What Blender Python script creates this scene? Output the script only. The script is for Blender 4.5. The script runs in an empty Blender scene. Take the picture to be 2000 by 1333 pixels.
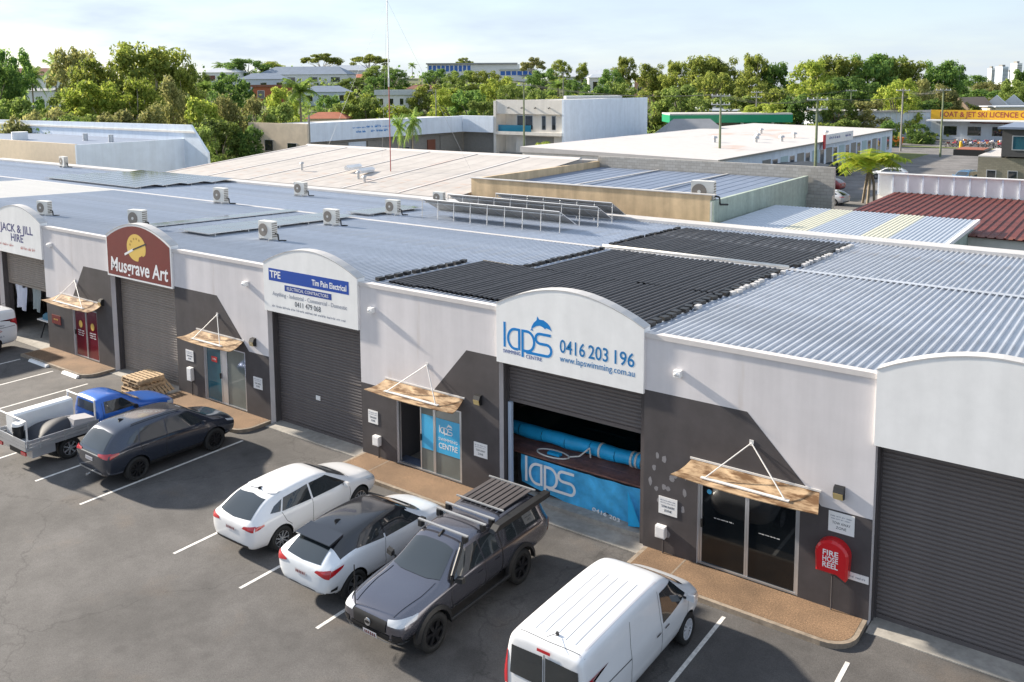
import bpy, bmesh, math, random
from mathutils import Vector, Matrix
from mathutils.bvhtree import BVHTree
R = math.radians
rnd = random.Random(7)
scn = bpy.context.scene
col = scn.collection

# ------------------------------------------------------------------ camera
CAM = Vector((39.51, -18.88, 11.5)); YAW, PITCH, ROLL, FPX, CYPX = .6292, .1153, -.0057, 1718.6, 368.2
fw = Vector((-math.sin(YAW)*math.cos(PITCH), math.cos(YAW)*math.cos(PITCH), -math.sin(PITCH)))
rt0 = fw.cross(Vector((0, 0, 1))).normalized(); up0 = rt0.cross(fw)
rt = rt0*math.cos(ROLL) + up0*math.sin(ROLL); up = -rt0*math.sin(ROLL) + up0*math.cos(ROLL)
cd = bpy.data.cameras.new('camera'); cam = bpy.data.objects.new('camera', cd); col.objects.link(cam)
m3 = Matrix((rt, up, -fw)).transposed()
cam.matrix_world = Matrix.Translation(CAM) @ m3.to_4x4()
cd.sensor_fit = 'HORIZONTAL'; cd.sensor_width = 36; cd.lens = 36*FPX/2000
cd.shift_y = -(666.5-CYPX)/2000
cd.clip_start = .5; cd.clip_end = 9000
scn.camera = cam

# ------------------------------------------------------------------ sky, sun, exposure
SUN = Vector((1, .10, -.46)).normalized()          # the way the light travels
sun_el = math.asin(-SUN.z); sun_az = math.atan2(-SUN.x, -SUN.y)   # azimuth of the sun, clockwise from +Y
w = bpy.data.worlds.new('World'); scn.world = w; w.use_nodes = True
nt = w.node_tree; nt.nodes.clear()
N = nt.nodes.new; Lk = nt.links.new
out = N('ShaderNodeOutputWorld'); bg = N('ShaderNodeBackground'); sky = N('ShaderNodeTexSky')
sky.sky_type = 'NISHITA'; sky.sun_disc = False; sky.sun_elevation = sun_el; sky.sun_rotation = sun_az
sky.air_density = 1.0; sky.dust_density = .5; sky.ozone_density = 1.5; sky.altitude = 20
# thin high cloud: noise on the view direction, stretched towards the horizon
tc = N('ShaderNodeTexCoord'); sep = N('ShaderNodeSeparateXYZ'); Lk(tc.outputs['Generated'], sep.inputs[0])
zz = N('ShaderNodeMath'); zz.operation = 'MAXIMUM'; zz.inputs[1].default_value = .0; Lk(sep.outputs[2], zz.inputs[0])
za = N('ShaderNodeMath'); za.operation = 'ADD'; za.inputs[1].default_value = .16; Lk(zz.outputs[0], za.inputs[0])
dv = N('ShaderNodeVectorMath'); dv.operation = 'DIVIDE'
cmb = N('ShaderNodeCombineXYZ')
for i in range(3): Lk(za.outputs[0], cmb.inputs[i])
Lk(tc.outputs['Generated'], dv.inputs[0]); Lk(cmb.outputs[0], dv.inputs[1])
n1 = N('ShaderNodeTexNoise'); n1.inputs['Scale'].default_value = 1.1; n1.inputs['Detail'].default_value = 7; n1.inputs['Roughness'].default_value = .55
Lk(dv.outputs[0], n1.inputs['Vector'])
cr = N('ShaderNodeValToRGB'); cr.color_ramp.elements[0].position = .36; cr.color_ramp.elements[1].position = .70
cr.color_ramp.elements[0].color = (.66, .66, .66, 1); cr.color_ramp.elements[1].color = (.94, .94, .94, 1)
Lk(n1.outputs['Fac'], cr.inputs[0])
mx = N('ShaderNodeMix'); mx.data_type = 'RGBA'
mx.inputs['B'].default_value = (2.85, 3.3, 3.95, 1)
Lk(cr.outputs[0], mx.inputs['Factor']); Lk(sky.outputs[0], mx.inputs['A'])
Lk(mx.outputs['Result'], bg.inputs[0]); bg.inputs[1].default_value = .105
Lk(bg.outputs[0], out.inputs[0])
sl = bpy.data.lights.new('sun', 'SUN'); so = bpy.data.objects.new('sun', sl); col.objects.link(so)
sl.energy = 5.0; sl.angle = R(2.2); sl.color = (1, .90, .76)
so.rotation_euler = SUN.to_track_quat('-Z', 'Y').to_euler(); so.location = (0, -40, 60)
vs = scn.view_settings; vs.view_transform = 'Standard'; vs.look = 'None'; vs.gamma = 1; vs.use_curve_mapping = False
vs.exposure = 1.19

# ------------------------------------------------------------------ pixel -> place helpers (photo 2000 px wide)
def ray(x, y): return fw + rt*((x-1000)/FPX) - up*((y-CYPX)/FPX)
def upz(x, y, Z): d = ray(x, y); return CAM + d*((Z-CAM.z)/d.z)
def upy(x, y, Y): d = ray(x, y); return CAM + d*((Y-CAM.y)/d.y)
def upd(x, y, D): return CAM + ray(x, y)*D

# ------------------------------------------------------------------ materials
MATS = {}
def mat(name, c, rough=.6, metal=0., var=.0, scale=3., var2=None, scale2=.4, bump=0., bscale=60., coat=0., spec=.5,
        streak=0., rust=None, island=None, transl=0., emit=None):
    if name in MATS: return MATS[name]
    m = bpy.data.materials.new(name); m.use_nodes = True; t = m.node_tree; b = t.nodes['Principled BSDF']
    A = t.nodes.new; K = t.links.new
    b.inputs['Roughness'].default_value = rough; b.inputs['Metallic'].default_value = metal
    b.inputs['Coat Weight'].default_value = coat; b.inputs['Coat Roughness'].default_value = .06
    b.inputs['Specular IOR Level'].default_value = spec
    src = None; tcn = A('ShaderNodeTexCoord')
    def rgb(v):
        n = A('ShaderNodeRGB'); n.outputs[0].default_value = (*v, 1); return n.outputs[0]
    src = rgb(c)
    def mul(src, fac_socket, lo, hi):
        mr = A('ShaderNodeMapRange'); mr.inputs['From Min'].default_value = .3; mr.inputs['From Max'].default_value = .7
        mr.inputs['To Min'].default_value = lo; mr.inputs['To Max'].default_value = hi; K(fac_socket, mr.inputs[0])
        v = A('ShaderNodeVectorMath'); v.operation = 'SCALE'; K(src, v.inputs[0]); K(mr.outputs[0], v.inputs['Scale']); return v.outputs[0]
    def noise(sc, det=4, stretch=None):
        n = A('ShaderNodeTexNoise'); n.inputs['Scale'].default_value = sc; n.inputs['Detail'].default_value = det; n.inputs['Roughness'].default_value = .6
        if stretch:
            mp = A('ShaderNodeMapping'); mp.inputs['Scale'].default_value = stretch; K(tcn.outputs['Object'], mp.inputs[0]); K(mp.outputs[0], n.inputs['Vector'])
        else: K(tcn.outputs['Object'], n.inputs['Vector'])
        return n.outputs['Fac']
    if var: src = mul(src, noise(scale), 1-var, 1+var)
    if var2: src = mul(src, noise(scale2, 3), 1-var2, 1+var2)
    if streak: src = mul(src, noise(1.6, 4, (1, 1, .07)), 1-streak, 1+streak*.5)
    if rust:
        rc, amt, rs, st = rust
        f = noise(rs, 6, st); cr = A('ShaderNodeValToRGB'); cr.color_ramp.elements[0].position = .62-amt; cr.color_ramp.elements[1].position = .80-amt
        K(f, cr.inputs[0]); mxn = A('ShaderNodeMix'); mxn.data_type = 'RGBA'; mxn.inputs['B'].default_value = (*rc, 1)
        K(cr.outputs[0], mxn.inputs['Factor']); K(src, mxn.inputs['A']); src = mxn.outputs['Result']
    if island:
        g = A('ShaderNodeNewGeometry'); cr = A('ShaderNodeValToRGB'); e = cr.color_ramp.elements
        e[0].color = (*island[0], 1); e[1].color = (*island[-1], 1)
        for i, cc in enumerate(island[1:-1]): x = e.new((i+1)/(len(island)-1)); x.color = (*cc, 1)
        K(g.outputs['Random Per Island'], cr.inputs[0]); src = cr.outputs[0]
        oi = A('ShaderNodeObjectInfo'); mr = A('ShaderNodeMapRange'); mr.inputs['To Min'].default_value = .75; mr.inputs['To Max'].default_value = 1.25
        K(oi.outputs['Random'], mr.inputs[0]); v = A('ShaderNodeVectorMath'); v.operation = 'SCALE'; K(src, v.inputs[0]); K(mr.outputs[0], v.inputs['Scale']); src = v.outputs[0]
    K(src, b.inputs['Base Color'])
    if bump:
        bn = A('ShaderNodeBump'); bn.inputs['Strength'].default_value = bump; bn.inputs['Distance'].default_value = .02
        K(noise(bscale, 3), bn.inputs['Height']); K(bn.outputs[0], b.inputs['Normal'])
    if transl:
        o = t.nodes['Material Output']; tr = A('ShaderNodeBsdfTranslucent'); ms = A('ShaderNodeMixShader'); ms.inputs[0].default_value = transl
        K(src, tr.inputs[0]); K(b.outputs[0], ms.inputs[1]); K(tr.outputs[0], ms.inputs[2]); K(ms.outputs[0], o.inputs[0])
    if emit: b.inputs['Emission Color'].default_value = (*emit[0], 1); b.inputs['Emission Strength'].default_value = emit[1]
    MATS[name] = m; return m

M_wall = mat('pale grey wall paint', (.66, .625, .63), .75, var=.05, scale=1.2, streak=.10, rust=((.50,.42,.36), -.04, 1.3, (1,1,.10)), bump=.1, bscale=40)
M_dark = mat('charcoal wall paint', (.066, .058, .06), .7, var=.18, scale=1.5, streak=.1, bump=.1, bscale=40)
M_white = mat('white paint', (.83, .82, .81), .5, var=.04, scale=2, streak=.06)
M_cap = mat('parapet capping', (.62, .58, .56), .55, var=.05, scale=3)
M_roll = mat('charcoal roller steel', (.115, .10, .098), .5, var=.08, scale=2)
M_rolltan = mat('weathered roller steel', (.25, .21, .18), .5, var=.1, scale=2)
M_alu = mat('anodised aluminium', (.55, .56, .58), .35, .7, var=.05)
M_galv = mat('galvanised steel', (.5, .5, .5), .4, .6, var=.1)
M_glass = mat('dark glass', (.006, .008, .010), .04, spec=.5)
M_tint = mat('grey tinted glass', (.16, .18, .17), .06, spec=.6, var=.15, scale=1)
M_teal = mat('teal glass', (.02, .10, .14), .05, spec=.6, var=.2, scale=1)
M_black = mat('black plastic', (.012, .012, .013), .5, var=.1)
M_rubber = mat('tyre rubber', (.014, .014, .014), .8, var=.15, scale=20)
M_chrome = mat('bright rim alloy', (.62, .63, .65), .25, .9)
M_drim = mat('black rim alloy', (.02, .02, .022), .3, .3)
M_red = mat('red lamp lens', (.42, .012, .02), .15, coat=1)
M_lens = mat('clear lamp lens', (.55, .57, .6), .1, coat=1)
M_plate = mat('number plate', (.6, .58, .6), .4)
M_line = mat('white line paint', (.66, .64, .61), .7, var=.22, scale=9, bump=.2, rust=((.22,.20,.19), -.03, 7, None))
M_blue = mat('sign blue', (.0, .20, .55), .4)
M_navy = mat('sign navy', (.01, .05, .28), .4)
M_ink = mat('black lettering', (.03, .03, .035), .5)
M_inkgrey = mat('grey lettering', (.30, .31, .36), .5)
M_maroon = mat('maroon sign paint', (.17, .022, .018), .5, var=.05)
M_yellow = mat('cream yellow sign paint', (.75, .50, .11), .5)
M_white2 = mat('white lettering', (.82, .82, .82), .5)

# ------------------------------------------------------------------ mesh helpers
class MB:
    def __init__(s): s.v = []; s.f = []; s.m = []; s.cur = 0
    def add(s, vs, fs):
        o = len(s.v); s.v += [tuple(p) for p in vs]; s.f += [tuple(i+o for i in f) for f in fs]; s.m += [s.cur]*len(fs); return s
    def box(s, x0, x1, y0, y1, z0, z1):
        return s.add([(x0,y0,z0),(x1,y0,z0),(x1,y1,z0),(x0,y1,z0),(x0,y0,z1),(x1,y0,z1),(x1,y1,z1),(x0,y1,z1)],
                     [(0,3,2,1),(4,5,6,7),(0,1,5,4),(1,2,6,5),(2,3,7,6),(3,0,4,7)])
    def hexa(s, p):     # 8 points: bottom four, top four
        return s.add(p, [(0,3,2,1),(4,5,6,7),(0,1,5,4),(1,2,6,5),(2,3,7,6),(3,0,4,7)])
    def prism(s, poly, d0, d1, axis='y'):
        n = len(poly)
        def P(a, b, d): return {'y': (a, d, b), 'x': (d, a, b), 'z': (a, b, d)}[axis]
        vs = [P(a, b, d0) for a, b in poly] + [P(a, b, d1) for a, b in poly]
        fs = [tuple(range(n)), tuple(range(2*n-1, n-1, -1))] + [(i, i+n, (i+1) % n + n, (i+1) % n) for i in range(n)]
        return s.add(vs, fs)
    def cyl(s, p0, p1, r0, r1=None, n=10, caps=True):
        r1 = r0 if r1 is None else r1
        p0 = Vector(p0); p1 = Vector(p1); d = (p1-p0).normalized()
        a = d.orthogonal().normalized(); b = d.cross(a)
        vs = [p0+(a*math.cos(2*math.pi*i/n)+b*math.sin(2*math.pi*i/n))*r0 for i in range(n)] + \
             [p1+(a*math.cos(2*math.pi*i/n)+b*math.sin(2*math.pi*i/n))*r1 for i in range(n)]
        fs = [(i, (i+1) % n, (i+1) % n+n, i+n) for i in range(n)]
        if caps: fs += [tuple(range(n-1, -1, -1)), tuple(range(n, 2*n))]
        return s.add(vs, fs)
    def tube(s, pts, r, n=6):
        for a, b in zip(pts[:-1], pts[1:]): s.cyl(a, b, r, n=n)
        return s
    def ribbon(s, pts, wd, d0, d1, closed=False):      # flat stroke in the XZ plane, thickness d0..d1 in Y
        P = [Vector((p[0], p[1])) for p in pts]; n = len(P); L = []; Rr = []
        for i in range(n):
            a = P[(i-1) % n] if (closed or i > 0) else P[i]; b = P[(i+1) % n] if (closed or i < n-1) else P[i]
            t = (b-a).normalized(); q = Vector((-t.y, t.x))*wd/2; L.append(P[i]+q); Rr.append(P[i]-q)
        rng = range(n) if closed else range(n-1)
        for i in rng:
            j = (i+1) % n
            a, b, c, d = L[i], L[j], Rr[j], Rr[i]
            s.add([(a.x,d0,a.y),(b.x,d0,b.y),(c.x,d0,c.y),(d.x,d0,d.y),(a.x,d1,a.y),(b.x,d1,b.y),(c.x,d1,c.y),(d.x,d1,d.y)],
                  [(0,3,2,1),(4,5,6,7),(0,1,5,4),(1,2,6,5),(2,3,7,6),(3,0,4,7)])
        return s
    def build(s, name, mats, parent=None, smooth=False, fix=True):
        me = bpy.data.meshes.new(name); me.from_pydata(s.v, [], s.f)
        mats = mats if isinstance(mats, (list, tuple)) else [mats]
        for m in mats: me.materials.append(m)
        if len(mats) > 1: me.polygons.foreach_set('material_index', s.m)
        if fix:
            bm = bmesh.new(); bm.from_mesh(me); bmesh.ops.recalc_face_normals(bm, faces=bm.faces); bm.to_mesh(me); bm.free()
        if smooth: me.polygons.foreach_set('use_smooth', [True]*len(me.polygons))
        me.update()
        return link(name, me, parent)
def link(name, me, parent=None):
    o = bpy.data.objects.new(name, me); col.objects.link(o)
    if parent is not None: o.parent = parent
    return o
def box(name, m, parent, *a): return MB().box(*a).build(name, m, parent, fix=False)
def tag(o, label, cat, group=None):
    o['label'] = label; o['category'] = cat
    if group: o['group'] = group
    return o
def thing(name, label, cat, loc=(0,0,0), rz=0, group=None, parent=None):
    o = bpy.data.objects.new(name, None); col.objects.link(o); o.location = loc; o.rotation_euler = (0, 0, rz); o.empty_display_size = .2
    return tag(o, label, cat, group)
def structure(o): o['kind'] = 'structure'; return o
def copy_tree(o, parent=None):
    c = o.copy(); col.objects.link(c)
    if parent is not None: c.parent = parent
    for ch in list(o.children): copy_tree(ch, c)
    return c
_tc = {}
def text(s, size, m, parent, loc, rot=(R(90),0,0), width=None, ext=.0012, align='CENTER', name='lettering', shear=0, bold=0):
    key = (s, align, shear, bold)
    if key not in _tc:
        cu = bpy.data.curves.new('lettering', 'FONT'); cu.body = s; cu.size = 1; cu.align_x = align; cu.align_y = 'CENTER'; cu.shear = shear; cu.offset = bold
        cu.resolution_u = 3; cu.extrude = .5
        tmp = bpy.data.objects.new('lettering', cu); col.objects.link(tmp)
        dg = bpy.context.evaluated_depsgraph_get(); me = bpy.data.meshes.new_from_object(tmp.evaluated_get(dg))
        bpy.data.objects.remove(tmp); bpy.data.curves.remove(cu); _tc[key] = me
    me = _tc[key].copy(); me.materials.clear(); me.materials.append(m)
    xs = [v.co.x for v in me.vertices]; w0 = max(xs)-min(xs)
    sx = (width/w0) if width else size
    for v in me.vertices: v.co = (v.co.x*sx, v.co.y*size, v.co.z*ext*2)
    o = link(name, me, parent); o.location = loc; o.rotation_euler = rot
    return o
# ================================================================== ground
P, W, ZP, ZS = 9.9264, 5.436, 5.503, 3.966       # unit pitch, wall width, parapet top, sign bottom
G = -.12                                          # car park level (slab tops are z = 0)
def asphalt(name, base, vr=.34):
    m = bpy.data.materials.new(name); m.use_nodes = True; t = m.node_tree; b = t.nodes['Principled BSDF']; A = t.nodes.new; K = t.links.new
    tcn = A('ShaderNodeTexCoord')
    def nz(sc, det=5, ro=.6):
        n = A('ShaderNodeTexNoise'); n.inputs['Scale'].default_value = sc; n.inputs['Detail'].default_value = det; n.inputs['Roughness'].default_value = ro; K(tcn.outputs['Object'], n.inputs['Vector']); return n
    def ramp(s, p0, p1, c0, c1):
        r = A('ShaderNodeValToRGB'); r.color_ramp.elements[0].position = p0; r.color_ramp.elements[1].position = p1
        r.color_ramp.elements[0].color = (c0, c0, c0, 1); r.color_ramp.elements[1].color = (c1, c1, c1, 1); K(s, r.inputs[0]); return r.outputs[0]
    def mulc(a, bsock):
        x = A('ShaderNodeMix'); x.data_type = 'RGBA'; x.blend_type = 'MULTIPLY'; x.inputs['Factor'].default_value = 1; K(a, x.inputs['A']); K(bsock, x.inputs['B']); return x.outputs['Result']
    rgb = A('ShaderNodeRGB'); rgb.outputs[0].default_value = (*base, 1); s = rgb.outputs[0]
    s = mulc(s, ramp(nz(45, 3, .7).outputs['Fac'], .3, .7, .72, 1.25))
    s = mulc(s, ramp(nz(2.2).outputs['Fac'], .3, .7, .86, 1.12))
    s = mulc(s, ramp(nz(.28).outputs['Fac'], .35, .68, 1-vr, 1+vr*.6))
    # oil and tyre stains, then hairline cracks
    s = mulc(s, ramp(nz(.75, 2).outputs['Fac'], .62, .74, 1, .72))
    vo = A('ShaderNodeTexVoronoi'); vo.feature = 'DISTANCE_TO_EDGE'; vo.inputs['Scale'].default_value = .16
    wv = A('ShaderNodeVectorMath'); wv.operation = 'ADD'; nn = nz(.9, 4); sc2 = A('ShaderNodeVectorMath'); sc2.operation = 'SCALE'; sc2.inputs['Scale'].default_value = 1.6
    K(nn.outputs['Color'], sc2.inputs[0]); K(tcn.outputs['Object'], wv.inputs[0]); K(sc2.outputs[0], wv.inputs[1]); K(wv.outputs[0], vo.inputs['Vector'])
    s = mulc(s, ramp(vo.outputs['Distance'], .0, .006, .72, 1))
    bt = A('ShaderNodeMix'); bt.data_type = 'RGBA'; bt.blend_type = 'MULTIPLY'; bt.inputs['B'].default_value = (1.0, .80, .62, 1); K(ramp(nz(.55, 4).outputs['Fac'], .58, .74, 0, .5), bt.inputs['Factor']); K(s, bt.inputs['A']); s = bt.outputs['Result']
    K(s, b.inputs['Base Color']); b.inputs['Roughness'].default_value = .88
    bn = A('ShaderNodeBump'); bn.inputs['Strength'].default_value = .35; bn.inputs['Distance'].default_value = .015; K(nz(55, 3).outputs['Fac'], bn.inputs['Height']); K(bn.outputs[0], b.inputs['Normal'])
    return m
M_asph = asphalt('car park asphalt', (.106, .100, .097))
M_road = asphalt('street asphalt', (.17, .16, .155))
M_agg = mat('exposed aggregate', (.20, .125, .072), .9, var=.5, scale=30, var2=.25, scale2=.9, bump=.5, bscale=45)
M_kerb = mat('old concrete kerb', (.27, .22, .17), .9, var=.3, scale=6, var2=.2, scale2=.8)
M_conc = mat('grey concrete', (.33, .31, .28), .9, var=.18, scale=5, var2=.25, scale2=.6)
M_grass = mat('dry mown grass', (.13, .15, .035), .95, var=.4, scale=3, var2=.3, scale2=.08)
M_earth = mat('scrubby ground', (.09, .10, .04), .95, var=.4, scale=.5, var2=.3, scale2=.05)

cp = Vector((CAM.x, CAM.y)); f2 = Vector((fw.x, fw.y)).normalized(); r2 = Vector((rt.x, rt.y)).normalized()
def terr(x, y):      # ground height: flat by the sheds, a hill behind on the left, a shallow valley on the right
    q = Vector((x, y))-cp; d = q.dot(f2); l = q.dot(r2); s = l/max(d, 1)
    k = min(max((d-185)/200, 0), 1); k = k*k*(3-2*k)
    a = min(max((.34-s)/.36, 0), 1); a = a*a*(3-2*a)
    hh = 15.5*k*(.12+.88*a)
    far = min(max((d-430)/500, 0), 1); return G-.03 + hh*(1-.9*far)
mb = MB(); xs = []; 
ds = [-70, 0, 60, 120, 170, 190, 210, 230, 250, 270, 290, 310, 330, 350, 370, 390, 420, 460, 520, 600, 700, 850, 1100, 1700, 3000, 6000]
ss = [i/20*1.5 for i in range(-20, 21)]
vs_ = []
for d in ds:
    for s in ss:
        wdt = max(d, 90) if d < 90 else d
        p = cp + f2*d + r2*(s*(wdt+40)); vs_.append((p.x, p.y, terr(p.x, p.y)))
n = len(ss); fs_ = [(i*n+j, i*n+j+1, (i+1)*n+j+1, (i+1)*n+j) for i in range(len(ds)-1) for j in range(n-1)]
mb.add(vs_, fs_); structure(mb.build('ground', M_earth, smooth=True))
# car park sheet and painted bay lines (each line is a sheet 4 mm up)
structure(MB().add([(-60,-42,G),(80,-42,G),(80,.0,G),(-60,.0,G)], [(0,1,2,3)]).build('car_park', M_asph))
YS, YE = -7.0, -1.5
def bay(x, y0=YS, y1=YE):
    o = MB().box(x-.045, x+.045, y0, y1, G+.0005, G+.004).build('bay_line', M_line, fix=False); o['kind'] = 'structure'; return o
for x in (13.21, 15.755, 20.28, 22.93, 25.57, 32.56, 35.2, 10.6, 6.0, 3.27, .45, -4.6, -7.2, 30.0): bay(x, YS, YE if x != 30.0 else -3.2)
# street behind, cross street, verge, bike yard, footpaths (upper right of the photo)
structure(MB().add([(4.6,60,G),(24,60,G),(24,156,G),(4.6,156,G)], [(0,1,2,3)]).build('street', M_road))
structure(MB().add([(-45,141.5,G+.004),(4.6,141.5,G+.004),(4.6,156,G+.004),(-45,156,G+.004)], [(0,1,2,3)]).build('cross_street', M_road))
structure(MB().add([(24,140,G+.004),(90,140,G+.004),(90,156,G+.004),(24,156,G+.004)], [(0,1,2,3)]).build('cross_street', M_road))
structure(MB().add([(8.4,120,G+.008),(9.6,120,G+.008),(9.6,140.5,G+.008),(4.8,141,G+.008)], [(0,1,2,3)]).build('grass_verge', M_grass))
structure(MB().add([(-10,156.5,G+.01),(60,156.5,G+.01),(60,160,G+.01),(-10,160,G+.01)], [(0,1,2,3)]).build('grass_verge', M_grass))
structure(MB().add([(-10,160,G+.005),(60,160,G+.005),(60,192,G+.005),(-10,192,G+.005)], [(0,1,2,3)]).build('yard', M_road))
structure(MB().add([(-60,52,G),(4.2,52,G),(4.2,64.5,G),(-60,64.5,G)], [(0,1,2,3)]).build('lane', M_road))
structure(MB().add([(-70,64.5,G+.003),(-17,64.5,G+.003),(-17,110,G+.003),(-70,110,G+.003)], [(0,1,2,3)]).build('forecourt', M_road))
structure(MB().box(24.0, 25.6, 60, 139.8, G+.001, G+.13).build('footpath', M_conc, fix=False))
structure(MB().box(4.25, 4.6, 65, 119, G+.001, G+.10).build('kerb', M_conc, fix=False))

# ================================================================== slabs in front of each shop
def slab(k):
    x0 = k*P+.05; x1 = k*P+W-.02; yf = -1.30; rr = .62
    pts = [(x0, -.002), (x0, yf), ]
    if k == 2: x0 = k*P+.05
    def outline(i):
        q = [(x0+i, -.002), (x0+i, yf+i)]
        for a in range(0, 91, 15):
            q.append((x1-rr+(rr-i)*math.sin(R(a)), yf+rr-(rr-i)*math.cos(R(a))))
        q.append((x1-i, -.002)); return q
    o = MB().prism(outline(0), G+.0005, -.004, 'z').build('footpath_slab', M_kerb)
    o['kind'] = 'structure'
    inner = MB().prism(outline(.10), -.0035, .0, 'z').build('aggregate_paving', M_agg, o)
    # expansion joint
    if k in (2, 3): MB().box(x0+1.1, x0+1.14, yf+.1, -.01, .0005, .002).build('joint', M_kerb, o, fix=False)
    return o
for k in range(-1, 4): slab(k)
# pre-cast wheel stops on the kerb of the art shop
for i, (a, b) in enumerate(((1.05, 2.55), (3.85, 5.0))):
    o = MB().prism([(-1.46, G+.001), (-1.305, G+.001), (-1.305, -.03), (-1.40, -.03)], a, b, 'x').build('wheel_stop', M_white)
    tag(o, ['white wheel stop at kerb, nearer the open hire shop', 'white wheel stop at kerb, nearer the pallet stack'][i], 'wheel stop', 'wheel stops on the kerb')
# concrete thresholds in front of the roller doors
for k in range(-2, 4):
    o = MB().box(k*P+W+.02, (k+1)*P-.02, -.28, .6, G+.0006, G+.02+.002*(k % 2)).build('door_threshold', M_conc, fix=False); o['kind'] = 'structure'

# ================================================================== the row of workshop units
M_zinc = mat('zinc roof sheet', (.43, .455, .50), .45, .15, var=.10, scale=.9, var2=.12, scale2=.2, rust=((.36,.30,.25), -.02, 2.2, (1,.2,1)))
M_oldroof = mat('weathered blue grey roof sheet', (.37, .41, .48), .5, .12, var=.10, scale=1.2, var2=.16, scale2=.25, rust=((.40,.41,.43), .04, 1.5, (1,.12,1)))
M_flash = mat('pale roof flashing', (.50, .485, .475), .55, var=.08, scale=2, rust=((.30,.22,.16), -.03, 3, None))
M_mat = mat('black pool heating mat', (.040, .036, .037), .5, var=.35, scale=2.5, rust=((.10,.095,.095), .0, 1.1, (1,.25,1)))
M_mat2 = mat('worn black pool heating mat', (.042, .038, .038), .5, var=.35, scale=2.5, rust=((.26,.25,.25), .085, .5, (1,.7,1)))
M_pvc = mat('white pvc pipe', (.7, .68, .64), .4, var=.05)
RZ0, RSL = 5.385, -.0316                          # roof sheet level at y=0 and its fall
def rz(y): return RZ0 + RSL*y
SW = P/13
def sheet_mesh(y0, y1, nm, m):
    prof = []
    for i in range(4):
        b = i*SW/4; q = SW/4
        prof += [(b, 0), (b+q*.30, 0), (b+q*.38, .055), (b+q*.62, .055), (b+q*.70, 0)]
    prof += [(SW+.012, 0.001)]
    vs = []; 
    for y in (y0, y1): vs += [(x, y, rz(y)+z) for x, z in prof]
    n = len(prof); fs = [(i, i+1, i+1+n, i+n) for i in range(n-1)]
    me = bpy.data.meshes.new(nm); me.from_pydata(vs, [], fs); me.materials.append(m); return me
SH = {}
M_whsheet = mat('white coated roof sheet', (.72,.70,.67), .5, var=.05, scale=1)
for key, m in (('z', M_zinc), ('o', M_oldroof), ('w', M_whsheet)):
    SH[key] = (sheet_mesh(.12, 11.35, 'roof_sheet', m), sheet_mesh(11.35, 20.1, 'roof_sheet', m))

slat_v = []
def slat_mesh(m):
    prof = [(.0, 0), (-.018, .018), (-.026, .05), (-.018, .082), (0, .0995)]
    vs = [(0, y, z) for y, z in prof] + [(P-W-.02, y, z) for y, z in prof]; n = len(prof)
    me = bpy.data.meshes.new('slat'); me.from_pydata(vs, [], [(i, i+n, i+1+n, i+1) for i in range(n-1)]); me.materials.append(m); return me
SLAT = {'d': slat_mesh(M_roll), 't': slat_mesh(M_rolltan)}

UL = {-1: 'grey workshop unit at far left with open roller door and white hire sign', 0: 'grey workshop unit with maroon glass door beside the art sign',
      1: 'grey workshop unit with teal glass door and electrical sign', 2: 'grey workshop unit with black heating mats on its roof and half open roller door',
      3: 'grey workshop unit with black glass doors and silver ribbed roof', 4: 'grey workshop unit with ribbed silver roof past the right edge',
      -2: 'grey workshop unit left of the hire shop, only its roof in view', -3: 'grey workshop unit with white coated roof sheets at far left',
      -4: 'grey workshop unit roof at the far left end of the row', -5: 'last grey workshop unit of the row at far left'}
DOOR = {-1: (1.6, 4.1), 0: (2.2, 4.2), 1: (1.67, 4.12), 2: (1.5, 4.06), 3: (1.45, 3.90)}
DZ = 2.2
UNIT = {}
def dark_poly(k):
    d = DOOR.get(k)
    base = [(0,0)] + ([(d[0],0),(d[0],DZ),(d[1],DZ),(d[1],0)] if d else []) + [(W,0)]
    if k % 2: 
        t = [(W,2.285),(4.36,2.285),(2.62,4.06),(0,4.06)]
    elif k == 0: t = [(W,4.06),(3.36,4.06),(2.1,2.285),(0,2.285)]
    else: t = [(W,4.06),(4.28,4.06),(2.72,2.285),(0,2.285)]
    return base+t
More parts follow.
